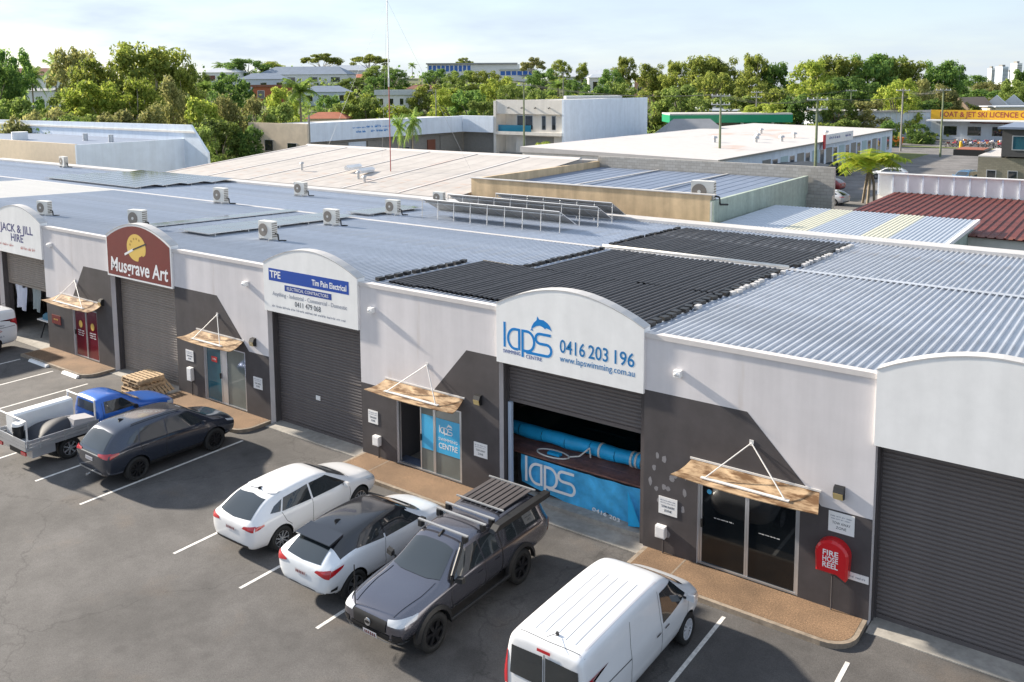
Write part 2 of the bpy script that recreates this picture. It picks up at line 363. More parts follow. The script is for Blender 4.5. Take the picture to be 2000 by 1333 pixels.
for k in range(-5, 5):
    x0 = k*P; u = thing('workshop_unit', UL[k], 'building', (x0, 0, 0), group='workshop units in the row'); UNIT[k] = u
    d = DOOR.get(k)
    wp = [(0,G)] + ([(d[0],G),(d[0],DZ),(d[1],DZ),(d[1],G)] if d else []) + [(W,G),(W,ZP-.09),(0,ZP-.09)]
    MB().prism(wp, 0, .2, 'y').build('wall', M_wall, u)
    if k >= -1: MB().prism(dark_poly(k), -.004, -.0006, 'y').build('charcoal_paint', M_dark, u)
    cpm = MB().prism([(-.035, ZP-.12), (-.035, ZP), (.24, ZP-.02), (.24, ZP-.16), (.21, ZP-.16), (.21, ZP-.089), (-.006, ZP-.089), (-.006, ZP-.12)], 0.0, W, 'x'); cpm.build('parapet_capping', M_cap, u)
    # party walls, back wall, floor: they keep the inside dark
    box('party_wall', M_wall, u, -.1, .1, .21, 19.8, G, 4.6)
    box('back_wall', M_wall, u, .1, P-.1, 20.0, 20.25, G, 4.62)
    box('floor', M_conc, u, .1, P-.1, .61, 19.9, G-.01, G+.005) 
    for xx in (W-.02, P-.2): box('door_pier', M_dark if k != 2 else M_dark, u, xx-.06 if xx < W else xx, xx+.06 if xx < W else xx+.19, .21, .60, G, 4.4)
    box('lintel', M_dark, u, W, P, .26, .5, 4.25, 5.0)
    # roof
    r = MB().box(.05, P-.05, .3, 20.0, 4.63, 4.66).build('roof', M_dark, u, fix=False)
    sm = SH['z' if k >= 3 else 'o']
    for i in range(13):
        for j, mm in enumerate(sm):
            if j == 0 and -25.2 < x0+i*SW < -14.2: mm = SH['w'][0]
            o = link('roof_sheet', mm, r); o.location = (i*SW, 0, 0)
    rc = MB()
    jm = M_flash
    rc.box(0, P, 11.22, 11.48, rz(11.35)+.046, rz(11.35)+.06)
    rc.build('roof_flashing', jm if k < 3 else M_zinc, r, fix=False)
    MB().prism([(19.75, 4.70), (19.75, 4.93), (20.55, 4.96), (20.55, 4.55), (20.5, 4.55), (20.5, 4.70)], 0, P, 'x').build('rear_capping', M_flash, u)
# ---- roller doors
def roller(k, zb, key):
    u = UNIT[k]; x = W+.01
    r = MB().box(x, P-.01, .395, .435, zb, zb+.10).build('roller_door', M_roll if key == 'd' else M_rolltan, u, fix=False)
    z = zb+.10
    while z < 4.3:
        o = link('slat', SLAT[key], r); o.location = (x, .42, z); z += .0995
    for xx in (W+.0, P-.15): box('door_track', M_dark, u, xx+.005, xx+.07, .36, .392, G+.02, 4.2)
    if k in (0, 1):
        for i in range(1, 4): 
            o = MB().box(x, P-.01, .384, .393, zb+i*1.02, zb+i*1.02+.012).build('stiffener', M_rolltan, r, fix=False)
roller(-2, G+.02, 'd'); roller(-1, 2.31, 't'); roller(0, G+.02, 't'); roller(1, G+.02, 'd'); roller(2, 2.72, 'd'); roller(3, G+.02, 'd')
# ---- entry doors
def entry(k, panes, closer=True):
    u = UNIT[k]; d0, d1 = DOOR[k]
    fr = MB(); t = .055; y0, y1 = .03, .11
    fr.box(d0, d0+t, y0, y1, .0, DZ); fr.box(d1-t, d1, y0, y1, .0, DZ); fr.box(d0+t, d1-t, y0, y1, DZ-t, DZ); fr.box(d0+t, d1-t, y0, y1, 0, .05)
    e = fr.build('entry_door', M_alu, u, fix=False)
    for a, b, m in panes:
        mb = MB(); mb.box(a, a+.045, .045, .095, .052, DZ-t-.002); mb.box(b-.045, b, .045, .095, .052, DZ-t-.002); mb.build('stile', M_alu, e, fix=False)
        if m: box('pane', m, e, a+.046, b-.046, .065, .075, .052, DZ-t-.002)
    return e
e0 = entry(0, [(2.26, 3.2, mat('maroon glass film', (.14,.008,.02), .15, spec=.6)), (3.21, 4.14, MATS['maroon glass film'])])
e1 = entry(1, [(1.73, 2.66, M_teal), (2.95, 4.06, M_tint)])
box('side_panel', M_alu, e1, 2.665, 2.945, .05, .10, .053, 2.14)
e2 = entry(2, [(2.42, 2.98, M_tint), (2.985, 4.0, M_tint)])
e3 = entry(3, [(1.51, 2.66, M_glass), (2.665, 3.84, M_glass)])
em1 = entry(-1, [(1.66, 2.8, M_tint), (2.81, 4.04, M_tint)])
for e, x in ((e0, 2.32), (e1, 2.60), (e2, 2.46), (e3, 1.56)):
    MB().box(x-.02, x+.02, .0, .045, .95, 1.15).build('handle', M_black, e, fix=False)
# interior of the open door of the swim shop: low rail, dado, pale curtain strips
u = UNIT[2]
box('inner_wall', mat('dim interior panelling', (.10,.10,.11), .8), u, 1.2, 1.3, .25, 6, G+.01, 2.6)
box('door_rail', mat('red timber', (.30,.05,.04), .6), u, 1.9, 2.0, 1.2, 2.6, .02, .12)
for i in range(6): box('curtain_strip', mat('grey curtain', (.32,.33,.36), .8), u, 1.72+.03*i, 1.735+.03*i, 1.7+.16*i, 1.84+.16*i, .2, 1.95)
box('carpet', mat('blue grey carpet', (.10,.13,.20), .9, var=.2, scale=20), u, 1.31, 4.3, .21, .60, G, .0)
# blue film posters on the glass
M_film = mat('cyan window film', (.06, .42, .72), .35, var=.12, scale=1.2)
pf = box('window_film', M_film, e2, 3.04, 3.95, .055, .0635, .72, 1.78)
pf2 = box('window_film', M_film, e2, 2.47, 2.93, .055, .0635, .72, 1.78)

# patches of bare render on the charcoal wall left of the black doors
rp = random.Random(4)
M_daub = mat('grey filler daub', (.22,.21,.22), .8, var=.15, scale=8)
for i in range(17):
    cx, cz = rp.uniform(.08, 1.25), rp.uniform(1.5, 2.45) if i < 13 else rp.uniform(.5, 1.4); a, b = rp.uniform(.04,.085), rp.uniform(.06,.12)
    MB().prism([(cx+a*math.cos(t)*rp.uniform(.75,1.1), cz+b*math.sin(t)*rp.uniform(.75,1.1)) for t in [j*math.pi/6 for j in range(12)]], -.0052, -.0042, 'y').build('filler_patch', M_daub, UNIT[3])
def scrib(parent, loc, width, h, m, seed=1, name='small_print'):
    """writing too small to read in the photograph: letter-sized strokes grouped as words"""
    r = random.Random(seed); x = -width/2; B = MB()
    while x < width/2-h*.3:
        for _ in range(r.randint(3, 8)):
            wd = h*r.uniform(.35, .6)
            if x+wd > width/2: break
            B.box(x, x+wd*.3, -.001, 0, -h/2, h/2*r.choice((1, .4))); B.box(x+wd*.3, x+wd, -.001, 0, -h/2+r.choice((0, h*.35)), -h/2+h*.55)
            x += wd*1.25
        x += h*.55
    o = B.build(name, m, parent, fix=False); o.location = loc; return o
# ================================================================== lettering of the swim shop logo
def arc(cx, cz, rx, rz_, a0, a1, n=12):
    return [(cx+rx*math.cos(R(a0+(a1-a0)*i/n)), cz+rz_*math.sin(R(a0+(a1-a0)*i/n))) for i in range(n+1)]
def laps_logo(parent, x, z, h, m, y, dolphin=True, th=.01):
    """letters l a p s as flat strokes; x,z = lower left of the l, h = height of the l"""
    s = h; t = .105*s; B = MB(); y0, y1 = y, y+th
    B.ribbon([(x+.06*s, z+.0*s), (x+.06*s, z+1.0*s)], t, y0, y1)
    a0 = x+.20*s                                   # a: open bowl and stem
    B.ribbon([(a0+.55*s, z+.78*s)] + arc(a0+.36*s, z+.39*s, .33*s, .39*s, 90, 270, 14) + [(a0+.50*s, z+.0*s)], t, y0-.0004, y1)
    B.ribbon([(a0+.56*s, z+.83*s), (a0+.56*s, z-.02*s)], t, y0-.0008, y1)
    p0 = x+.87*s                                   # p
    B.ribbon([(p0+.05*s, z+.83*s), (p0+.05*s, z-.26*s)], t, y0, y1)
    B.ribbon([(p0+.08*s, z+.78*s)] + arc(p0+.26*s, z+.39*s, .33*s, .39*s, 90, -90, 14) + [(p0+.08*s, z+.0*s)], t, y0-.0004, y1)
    s0 = x+1.50*s                                  # s, its foot runs back under the p
    B.ribbon([(s0+.72*s, z+.78*s), (s0+.25*s, z+.78*s)] + arc(s0+.22*s, z+.59*s, .19*s, .19*s, 90, 270, 8) + [(s0+.52*s, z+.40*s)] +
             arc(s0+.54*s, z+.18*s, .20*s, .22*s, 90, -90, 8) + [(s0-.42*s, z-.04*s)], t, y0-.0008, y1)
    o = B.build('logo_lettering', m, parent)
    if dolphin:
        dx, dz = x+1.28*s, z+.83*s; q = .98*s
        pl = [(0,.02),(.05,.10),(.06,.20),(.16,.40),(.30,.55),(.33,.73),(.42,.60),(.62,.60),(.80,.50),(.93,.36),(1.0,.16),(.90,.22),(.74,.26),(.70,.20),(.60,.27),(.46,.32),(.30,.28),(.16,.18),(.10,.12),(.14,.0),(.07,.05)]
        MB().prism([(dx+a*q, dz+b*q*.86) for a, b in pl], y0, y1, 'y').build('dolphin', m, parent)
    return o
# ================================================================== arched sign boards over the roller doors
def board(k, label, m, peak=6.22, face=None):
    x0 = k*P+W-.02; wd = P-W+.03; b = thing('sign_board', label, 'sign', (x0, 0, 0), group='arched sign boards')
    def outline(i):
        q = [(i, ZS+i), (wd-i, ZS+i), (wd-i, 5.60-i)]
        for j in range(1, 14):
            s = j/14; q.append((wd-i-(wd-2*i)*s, 5.60-i+(peak-5.60)*math.sin(math.pi*s)**.9))
        q.append((i, 5.60-i)); return q
    MB().prism(outline(0), -.085, .24, 'y').build('board', M_white, b)
    ed = MB(); ol = outline(0)[2:]
    for a, c in zip(ol[:-1], ol[1:]):              # metal trim along the arch
        ed.hexa([(a[0],-.095,a[1]),(c[0],-.095,c[1]),(c[0],.25,c[1]),(a[0],.25,a[1]),(a[0],-.095,a[1]+.03),(c[0],-.095,c[1]+.03),(c[0],.25,c[1]+.03),(a[0],.25,a[1]+.03)])
    ed.build('trim', M_flash, b)
    if face: MB().prism(outline(.07), -.0885, -.0855, 'y').build('face_panel', face, b)
    return b
SY = -.0855
bl = board(2, 'white arched sign with blue dolphin logo and phone number', M_white)
laps_logo(bl, .24, 4.43, .70, M_blue, SY-.0025, th=.002)
text('SWIMMING', .14, M_navy, bl, (.52, SY-.0018, 4.31), width=.58, align='CENTER'); text('CENTRE', .14, M_navy, bl, (1.25, SY-.0018, 4.28), width=.52)
mat('sign mid blue', (.01,.17,.42), .4)
for s_, x_, w_ in (('0416', 2.46, .77), ('203', 3.24, .58), ('196', 3.95, .56)): text(s_, .50, MATS['sign mid blue'], bl, (x_, SY-.0018, 4.74), width=w_, bold=.012)
text('www.lapswimming.com.au', .24, MATS['sign mid blue'], bl, (3.18, SY-.0018, 4.42), width=2.2)
bt = board(1, 'white arched sign with blue band for an electrical contractor', M_white)
box('blue_band', mat('sign royal blue', (.004,.06,.36), .45), bt, .28, 4.15, SY-.0025, SY-.0003, 5.04, 5.46)
box('navy_band', M_navy, bt, 1.08, 3.35, SY-.0025, SY-.0003, 4.76, 4.96)
text('TPE', .34, M_white2, bt, (.62, SY-.0040, 5.25), width=.55, bold=.02); text('Tim Pain Electrical', .27, M_white2, bt, (3.25, SY-.0040, 5.22), width=1.6, bold=.02)
text('ELECTRICAL CONTRACTORS', .15, M_white2, bt, (2.2, SY-.0040, 4.855), width=2.0)
text('Anything - Industrial - Commercial - Domestic', .20, M_inkgrey, bt, (2.25, SY-.0018, 4.60), width=3.6)
text('0411 479 068', .25, M_ink, bt, (2.2, SY-.0018, 4.37), width=1.25)
scrib(bt, (2.2, SY-.0012, 4.18), 3.6, .08, M_inkgrey, 8)
bm_ = board(0, 'maroon arched sign with yellow palette and white lettering', M_white, face=M_maroon)
pl = [(2.20+.66*math.cos(a)*(1-.18*(math.cos(a-5.3) > .93)), 5.30+.54*math.sin(a)*(1-.30*(math.cos(a-5.3) > .95))) for a in [2*math.pi*i/40 for i in range(40)]]
MB().prism(pl, -.0905, -.0887, 'y').build('palette', M_yellow, bm_)
for a in (60, 85, 110, 140, 165): 
    MB().prism([(2.20+.44*math.cos(R(a))+.06*math.cos(t), 5.30+.36*math.sin(R(a))+.05*math.sin(t)) for t in [i*math.pi/4 for i in range(8)]], -.0918, -.0907, 'y').build('paint_blob', mat('ochre sign paint', (.45,.27,.05), .5), bm_)
MB().ribbon([(1.35, 4.95), (2.0, 5.22)], .09, -.0930, -.0920).build('brush', M_white2, bm_)
MB().ribbon([(1.95, 5.2), (2.9, 5.52)], .06, -.0943, -.0932).build('brush_handle', M_ink, bm_)
text('Musgrave Art', .80, M_white2, bm_, (2.24, -.0902, 4.45), width=4.0, bold=.018, shear=.12)
bj = board(-1, 'white arched sign with dark blue hire lettering at left edge', M_white)
text('JACK & JILL', .52, mat('sign dusk blue', (.04,.04,.17), .5), bj, (2.30, SY-.0018, 5.15), width=3.1, bold=.015); text('HIRE', .50, MATS['sign dusk blue'], bj, (2.30, SY-.0018, 4.72), width=1.15, bold=.015)
scrib(bj, (1.2, SY-.0012, 4.35), 1.5, .13, mat('sign faded red', (.55,.25,.22), .5), 3); scrib(bj, (3.3, SY-.0012, 4.33), 1.4, .15, MATS['sign faded red'], 5)
bp = board(3, 'blank white arched sign at the right edge', M_white)
board(-2, 'blank white arched sign beyond the left edge', M_white)

# ================================================================== awnings (parts of their unit)
M_awn = mat('lichen stained awning sheet', (.43, .30, .18), .8, var=.25, scale=2.5, rust=((.12,.058,.02), .20, 2.0, (1,2.6,1)), var2=.2, scale2=1.2)
M_rod = mat('white steel rod', (.66, .64, .62), .45)
def awning(k, a, b, top):
    u = UNIT[k]; n = 16; mb = MB(); mid = (a+b)/2
    vt = []; vb = []
    rows = 6
    for j in range(rows+1):
        v = j/rows
        for i in range(n+1):
            t = i/n; xb = a+.14+(b-a-.28)*t; xf = a-.06+(b-a+.12)*t
            x = xb+(xf-xb)*v; y = -.012-(.74+.12*math.sin(math.pi*t))*v; z = 2.60-.15*v-.10*math.sin(math.pi*v)*.6
            vt.append((x, y, z)); vb.append((x, y, z-.018))
    q = n+1; fs = [(j*q+i, j*q+i+1, (j+1)*q+i+1, (j+1)*q+i) for j in range(rows) for i in range(n)]
    o = len(vt); fs2 = [tuple(x+o for x in f[::-1]) for f in fs]
    rim = list(range(0, q)) + [j*q+n for j in range(1, rows+1)] + [rows*q+i for i in range(n-1, -1, -1)] + [j*q for j in range(rows-1, 0, -1)]
    fs3 = [(rim[i], rim[(i+1) % len(rim)], rim[(i+1) % len(rim)]+o, rim[i]+o) for i in range(len(rim))]
    mb.add(vt+vb, fs+fs2+fs3); aw = mb.build('awning', M_awn, u, smooth=False)
    ang = MB().box(a+.62, b-.62, -.62, -.52, 2.468, 2.492).build('angle_bar', M_rod, aw, fix=False)
    box('ledger', M_rod, aw, a+.1, b-.1, -.03, -.005, 2.605, 2.65)
    box('tie_plate', M_rod, aw, top-.05, top+.05, -.02, -.005, 3.28, 3.42)
    for x in (a+.72, b-.72): MB().cyl((top, -.02, 3.35), (x, -.57, 2.49), .016, n=6).build('tie_rod', M_rod, aw)
    return aw
awning(3, 1.15, 4.45, 2.75); awning(2, .95, 4.30, 2.78); awning(1, 1.20, 4.20, 2.62); awning(0, 1.15, 4.85, 2.6)

# ================================================================== small things on the walls
def notice(x, z, wd, ht, label, lines, cat='sign', m=M_white, grp='tow away notices on the wall'):
    o = thing('wall_notice', label, cat, (x, 0, z), group=grp)
    box('plate', m, o, -wd/2, wd/2, -.018, -.005, -ht/2, ht/2)
    for (s, sz, dz, wf) in lines:
        if s: text(s, sz, M_ink, o, (0, -.0195, dz), width=wd*wf, ext=.001)
        else: scrib(o, (0, -.0185, dz), wd*wf, sz, M_inkgrey, int(x*10))
    return o
TL = [('', .035, .14, .85), ('', .03, .08, .8), ('TOW AWAY', .085, -.02, .7), ('ZONE', .085, -.12, .4)]
notice(30.46, 1.22, .50, .44, 'white tow away notice left of the black glass doors', TL)
notice(34.58, 2.02, .55, .46, 'white tow away notice above the red hose reel cover', TL)
notice(24.62, 1.22, .48, .42, 'white tow away notice between blue window film and roller door', TL)
notice(20.35, 1.25, .42, .42, 'white tow away notice left of the open swim shop door', TL)
notice(14.72, 1.22, .48, .42, 'white tow away notice right of the teal glass door', TL)
notice(10.72, 1.50, .48, .42, 'white tow away notice left of the teal glass door', TL)
o = notice(34.93, .90, .52, .17, 'narrow white notice strip beside the fire hose reel', [('', .05, 0, .8)], grp='narrow strips')
o = thing('wall_sign', 'small dark maroon hanging sign left of the maroon door', 'sign', (.80, 0, 1.36)); box('plate', M_maroon, o, -.38, .38, -.03, -.005, -.2, .2); scrib(o, (0,-.031,.02), .4, .09, M_yellow, 2)
text('OPEN', .09, M_white2, box('door_sticker', mat('red sticker', (.6,.03,.03), .5), e1, 2.05, 2.38, .055, .0645, 1.5, 1.7), (2.215, .052, 1.6), width=.22)
def bulkhead(x, z, label, dark=True):
    o = thing('wall_light', label, 'lamp', (x, 0, z), group='lamps on the wall')
    if dark:
        MB().prism([(-.005,-.15),(-.005,.15),(-.11,.13),(-.16,.02),(-.12,-.12)], -.11, .11, 'x').build('housing', M_black, o)
        MB().prism([(-.125,-.115),(-.165,.02),(-.17,.02),(-.135,-.125)], -.10, .10, 'x').build('lens', mat('amber lens', (.6,.45,.2), .3), o)
    else:
        MB().box(-.09,.09,-.16,-.005,-.08,.08).build('housing', M_white, o, fix=False); MB().cyl((0,-.16,0),(0,-.2,-.02),.06,.05,n=12).build('lens', M_white, o)
for x, z, l in ((34.52,2.72,'dark bulkhead lamp right of the awning over black doors'), (24.58,2.71,'dark bulkhead lamp beside swim shop roller door'), (14.6,2.69,'dark bulkhead lamp beside electrical roller door'), (4.72,2.7,'dark round lamp beside the art sign roller door')): bulkhead(x, z, l)
for x, z, l in ((30.7,4.66,'white box lamp high on wall right of the dolphin sign'), (20.45,4.7,'white box lamp high on wall above the swim shop door'), (14.31,4.73,'white round lamp left of the electrical sign'), (.75,4.72,'white round lamp left of the art sign')): bulkhead(x, z, l, False)
def meter(x, z, label, h=.30):
    o = thing('meter_box', label, 'box', (x, 0, z), group='service boxes on the wall'); box('case', M_white, o, -.13, .13, -.14, -.005, -h/2, h/2)
    box('lid', M_white, o, -.11, .11, -.15, -.141, -h/2+.03, h/2-.03); MB().cyl((.05,-.05,-h/2),(.05,-.05,-z+.002),.02).build('conduit', M_dark, o)
meter(30.31, .56, 'white service box low on wall left of the black doors'); meter(10.80, .82, 'white service box low on wall left of the teal door', .5); meter(20.55, .55, 'white service box low on wall left of swim shop door')
box('vent_grille', M_white, UNIT[1], 7.35, 7.55, .37, .392, 1.05, 1.2)
# fire hose reel
M_hose = mat('red plastic cover', (.62, .012, .018), .35, coat=.4)
hr = thing('fire_hose_reel', 'bright red fire hose reel cover on the charcoal wall', 'hose reel', (34.46, 0, 1.28))
sh = [(-.33,-.36),(-.12,-.36),(.12,-.36),(.30,-.46),(.34,-.40),(.36,.05)] + [(.36*math.cos(R(a)), .07+.33*math.sin(R(a))) for a in range(15, 180, 15)] + [(-.36,.05)]
def inset(pts, f): return [(a*f, b*f) for a, b in pts]
mb = MB(); n = len(sh)
vs = [(a,-.006,b) for a,b in sh]+[(a,-.22,b) for a,b in sh]+[(a,-.27,b) for a,b in inset(sh,.88)]
mb.add(vs, [tuple(range(n-1,-1,-1))]+[(i,(i+1)%n,(i+1)%n+n,i+n) for i in range(n)]+[(i+n,(i+1)%n+n,(i+1)%n+2*n,i+2*n) for i in range(n)]+[tuple(range(2*n,3*n))])
mb.build('cover', M_hose, hr)
for s, z in (('FIRE', .12), ('HOSE', -.02), ('REEL', -.16)): text(s, .17, M_white2, hr, (-.02, -.272, z), width=.33, bold=.02)
MB().cyl((-.02,-.06,-.36),(-.02,-.06,-1.275),.015).build('supply_pipe', M_dark, hr)
# words on the doors
text('SWIMMING', .13, M_white2, pf, (3.5, .053, 1.16), width=.72); text('CENTRE', .24, M_white2, pf, (3.5, .053, .95), width=.72, bold=.01); laps_logo(pf, 3.17, 1.36, .22, M_white2, .048, th=.006)
scrib(e3, (2.1, .063, 1.25), .5, .03, M_white2, 4); scrib(e3, (3.2, .063, 1.2), .5, .03, M_white2, 6)
MB().prism([(1.72+.06*math.cos(a), 1.86+.06*math.sin(a)) for a in [i*math.pi/6 for i in range(12)]], .058, .064, 'y').build('door_sticker', M_film, e3)
for x in (2.72, 3.68):
    MB().prism([(x+.14*math.cos(a), 1.45+.16*math.sin(a)) for a in [i*math.pi/7 for i in range(14)]], .056, .064, 'y').build('palette_sticker', M_yellow, e0)
    for j in range(3): scrib(e0, (x, .063, 1.17-.1*j), .5, .06, M_white2, j+int(x*7))
# ================================================================== inside the swim shop: pool deck, cover roll, reel, banner
X2 = 2*P
M_deck = mat('wet maroon timber deck', (.21, .10, .08), .45, var=.35, scale=4, rust=((.30,.16,.10), -.02, 2.5, (.4,2,1)))
M_cover = mat('sky blue pool cover', (.02, .42, .80), .45, var=.12, scale=2.5)
dk = thing('pool_deck', 'maroon timber pool deck inside the open roller door', 'deck', (X2, 0, 0))
for i in range(9): box('plank', M_deck, dk, W-1.0, P-.12, .80+.17*i, .80+.17*i+.163, 1.06, 1.10+.004*(i % 2))
box('skirting', mat('dark pool side', (.03,.03,.035), .7), dk, W+.02, P-.12, .86, .90, G+.01, 1.055)
box('pool_water', mat('dark teal pool water', (.006, .05, .065), .08, var=.3, scale=1.5), dk, W-2, P-.12, 2.36, 12, .9, 1.0)
for yy in (4.2, 6.5): MB().box(W+.02, P-.12, yy, yy+.06, 1.25, 1.3).build('lane_frame', M_black, dk, fix=False)
cr_ = thing('pool_cover_roll', 'long sky blue pool cover rolled on a pale tube', 'pool cover', (X2, 1.75, 1.32))
pts = [(W-1.0+i*.27, .012*math.sin(i*2.1), .01*math.sin(i*1.3)) for i in range(18)]
mb = MB()
for a, b in zip(pts[:-1], pts[1:]): mb.cyl(a, b, .20+.012*math.sin(a[0]*5), .20+.012*math.sin(b[0]*5), n=18, caps=False)
mb.cyl(pts[0], (pts[0][0]-.002, 0, 0), .2, .19, n=18); mb.cyl(pts[-1], (pts[-1][0]+.01, 0, 0), .2, .15, n=18); mb.build('cover', M_cover, cr_, smooth=True)
MB().cyl((W+3.55,0,0),(W+4.1,0,0),.16,n=16).build('tube_end', M_pvc, cr_, smooth=False)
for i, x in enumerate((2.25, 3.25, 3.4)): MB().cyl((W+x,0,0),(W+x+.06,0,0),.222,n=18).build('strap', M_pvc, cr_)
rl = thing('cover_reel', 'white spoked reel wheel and stand at right end of pool cover', 'reel', (X2+W+4.14, 1.75, 1.10))
mb = MB(); c0 = Vector((0,0,.36))
ring = [(0, .34*math.cos(R(a)), .36+.34*math.sin(R(a))) for a in range(0, 361, 20)]
mb.tube(ring, .018); 
for a in range(0, 180, 36): mb.cyl((0,.33*math.cos(R(a)),.36+.33*math.sin(R(a))),(0,-.33*math.cos(R(a)),.36-.33*math.sin(R(a))),.012,n=6)
mb.build('wheel', M_white2, rl)
MB().tube([(-.1,-.45,0.0),(-.05,0,.42),(-.1,.35,0.0)], .03).build('stand', M_white2, rl)
hz = thing('vacuum_hose', 'coiled pale hose lying on the pool deck', 'hose', (X2+W+1.05, 1.12, 1.135))
MB().tube([(.52*math.cos(R(a)), .24*math.sin(R(a)), .012*(a/360)) for a in range(0, 380, 18)] + [(.75,.2,.05),(1.0,.34,.30),(1.02,.36,.02)], .022, n=8).build('coil', M_pvc, hz)
MB().box(-.16,.24,-.06,.10,-.02,.05).build('cleaner_head', M_cover, hz, fix=False)
bn = thing('banner', 'crumpled sky blue banner with white logo hung below the deck', 'banner', (X2, 0, 0))
M_ban = mat('sky blue banner vinyl', (.07, .45, .80), .45, var=.2, scale=3, var2=.2, scale2=1.1)
nx, nz = 44, 14; vs = []
def bz(t, v):
    x = W+.18+3.92*t-(.10*t*v); zt = 1.05-.02*t; zb = .22-.42*t+.05*math.sin(9*t); sag = .03*math.sin(math.pi*t)
    z = zt-sag+(zb-zt)*v
    y = .78-.035*math.sin(17*t+5*v)*v-.05*v*math.sin(7*t)-.02*math.sin(31*(t-.4*v))*(t > .55)
    return x, y, z
for j in range(nz+1):
    for i in range(nx+1): vs.append(bz(i/nx, j/nz))
q = nx+1; MB().add(vs, [(j*q+i,j*q+i+1,(j+1)*q+i+1,(j+1)*q+i) for j in range(nz) for i in range(nx)]).build('sheet', M_ban, bn, smooth=True, fix=False)
laps_logo(bn, W+.40, .36, .74, M_white2, .655, dolphin=False, th=.003)
text('0416 203', .15, M_white2, bn, (W+3.05, .655, .10), rot=(R(90), R(6), 0), width=.85, bold=.02)
MB().prism([(W+3.72,.98),(W+4.12,.1),(W+3.75,.02)], .60,.606,'y').build('folded_corner', M_cover, bn)
box('door_jamb', mat('pale blue jamb', (.42,.50,.62), .5), UNIT[2], W+.075, W+.19, .30, .391, G+.02, 2.715)
box('sill_beam', M_conc, UNIT[2], W+.02, P-.12, .40, .85, G+.006, G+.14)
# ================================================================== inside the hire shop: cloths, bench
X1 = -P
hc = [('hanging_cloth', 'pale blue sheet hanging in the hire shop doorway, nearest the jamb', W+.50, 1.05, .50, mat('pale cloth', (.55,.58,.68), .8)), ('hanging_cloth', 'grey green sheet hanging behind the pale blue one', W+1.55, .8, .75, mat('grey green cloth', (.35,.40,.40), .8))]
for nm, lb, xx, wd, yy, m in hc:
    mb = MB(); n = 16; vs = []
    for j in range(7):
        for i in range(n+1): t = i/n; vs.append((xx+wd*t+.05*j/6*math.sin(5*t), yy+.05*math.sin(14*t+j*.5), 2.25-1.15*j/6+.07*math.sin(6*t)))
    q = n+1; o = mb.add(vs, [(j*q+i,j*q+i+1,(j+1)*q+i+1,(j+1)*q+i) for j in range(6) for i in range(n)]).build(nm, m, smooth=True, fix=False); o.location.x = X1; tag(o, lb, 'cloth', 'cloths in the hire shop')
tb = thing('work_bench', 'white topped bench with trestle legs inside the hire shop', 'bench', (X1+W+3.1, .95, G)); box('top', M_white, tb, -.9, .9, -.35, .35, .86, .92)
for s in (-.75, .75): MB().tube([(s,-.3,0),(s,0,.86),(s,.3,0)], .03).build('leg', M_black, tb)
o = MB().prism([(-.5,0),(.45,0),(.3,.25),(-.1,.36),(-.42,.22)], -.25, .25, 'y').build('folded_tarp', mat('teal tarpaulin', (.05,.20,.30), .6)); o.location = (X1+W+3.0, .95, G+.925); tag(o, 'folded teal tarpaulin on the hire shop bench', 'tarpaulin')
# ================================================================== heating mats on the swim shop roof
mt = thing('pool_heating_mat', 'black ribbed solar pool heating mats covering the roof', 'solar heating', (0, 0, 0))
SWD = .382
def strip_mesh(L, m):
    nt_ = 2; prof = []
    for i in range(nt_):
        b = i*SWD/nt_; q = SWD/nt_
        prof += [(b, -.03), (b+q*.12, .045), (b+q*.30, .065), (b+q*.55, .065), (b+q*.72, .045), (b+q*.84, -.03)]
    prof.append((SWD-.002, -.03))
    vs = []; nseg = max(2, int(L/1.4))
    for j in range(nseg+1):
        y = L*j/nseg; vs += [(x, y, RSL*y+z+.004*math.sin(j*1.7+x*9)) for x, z in prof]
    n = len(prof); me = bpy.data.meshes.new('strip'); me.from_pydata(vs, [], [(j*n+i, j*n+i+1, (j+1)*n+i+1, (j+1)*n+i) for j in range(nseg) for i in range(n-1)]); me.materials.append(m); return me
for (xa, xb, ya, yb, m) in ((20.1, 29.25, .70, 5.5, M_mat), (22.4, 29.25, 5.5, 10.9, M_mat), (22.1, 29.45, 11.75, 18.6, M_mat2)):
    me = strip_mesh(yb-ya, m); nst = int((xb-xa)/SWD)
    for i in range(nst):
        o = link('strip', me, mt); o.location = (xb-(i+1)*SWD+rnd.uniform(-.015,.015), ya+rnd.uniform(-.06,.06), rz(ya)+.05+rnd.uniform(0,.012)); o.rotation_euler.z = rnd.uniform(-.004,.004)
def clips(x, ya, yb, st, m, sz, nm='header_clip'):
    y = ya
    while y < yb:
        if nm == 'pipe_clip' and rnd.random() < .35: y += st; continue
        o = MB().box(-sz, sz, -st*.3, st*.3, 0, .11).build(nm, m, mt, fix=False); o.location = (x+rnd.uniform(-.05,.05), y, rz(y)+.05); o.rotation_euler.z = rnd.uniform(-.3,.3); y += st
clips(20.02, .8, 5.4, .42, M_black, .09); clips(22.3, 5.7, 10.8, .42, M_black, .09); clips(22.0, 12, 18.5, .45, M_black, .08)
clips(29.45, .9, 10.8, .40, M_black, .10); clips(29.62, 1.1, 10.8, .40, M_flash, .07, 'pipe_clip'); clips(29.6, 12, 18.4, .42, M_black, .09); clips(29.78, 12.2, 18.3, .42, M_flash, .07, 'pipe_clip')
MB().cyl((22.0,11.34,rz(11.3)+.13),(29.5,11.34,rz(11.3)+.13),.055,n=8).build('header_pipe', M_pvc, mt, smooth=True)
MB().tube([(22.2,5.62,rz(5.6)+.1),(21.8,5.5,rz(5.6)+.1),(20.4,5.6,rz(5.6)+.1)],.03).build('feed_pipe', M_black, mt)
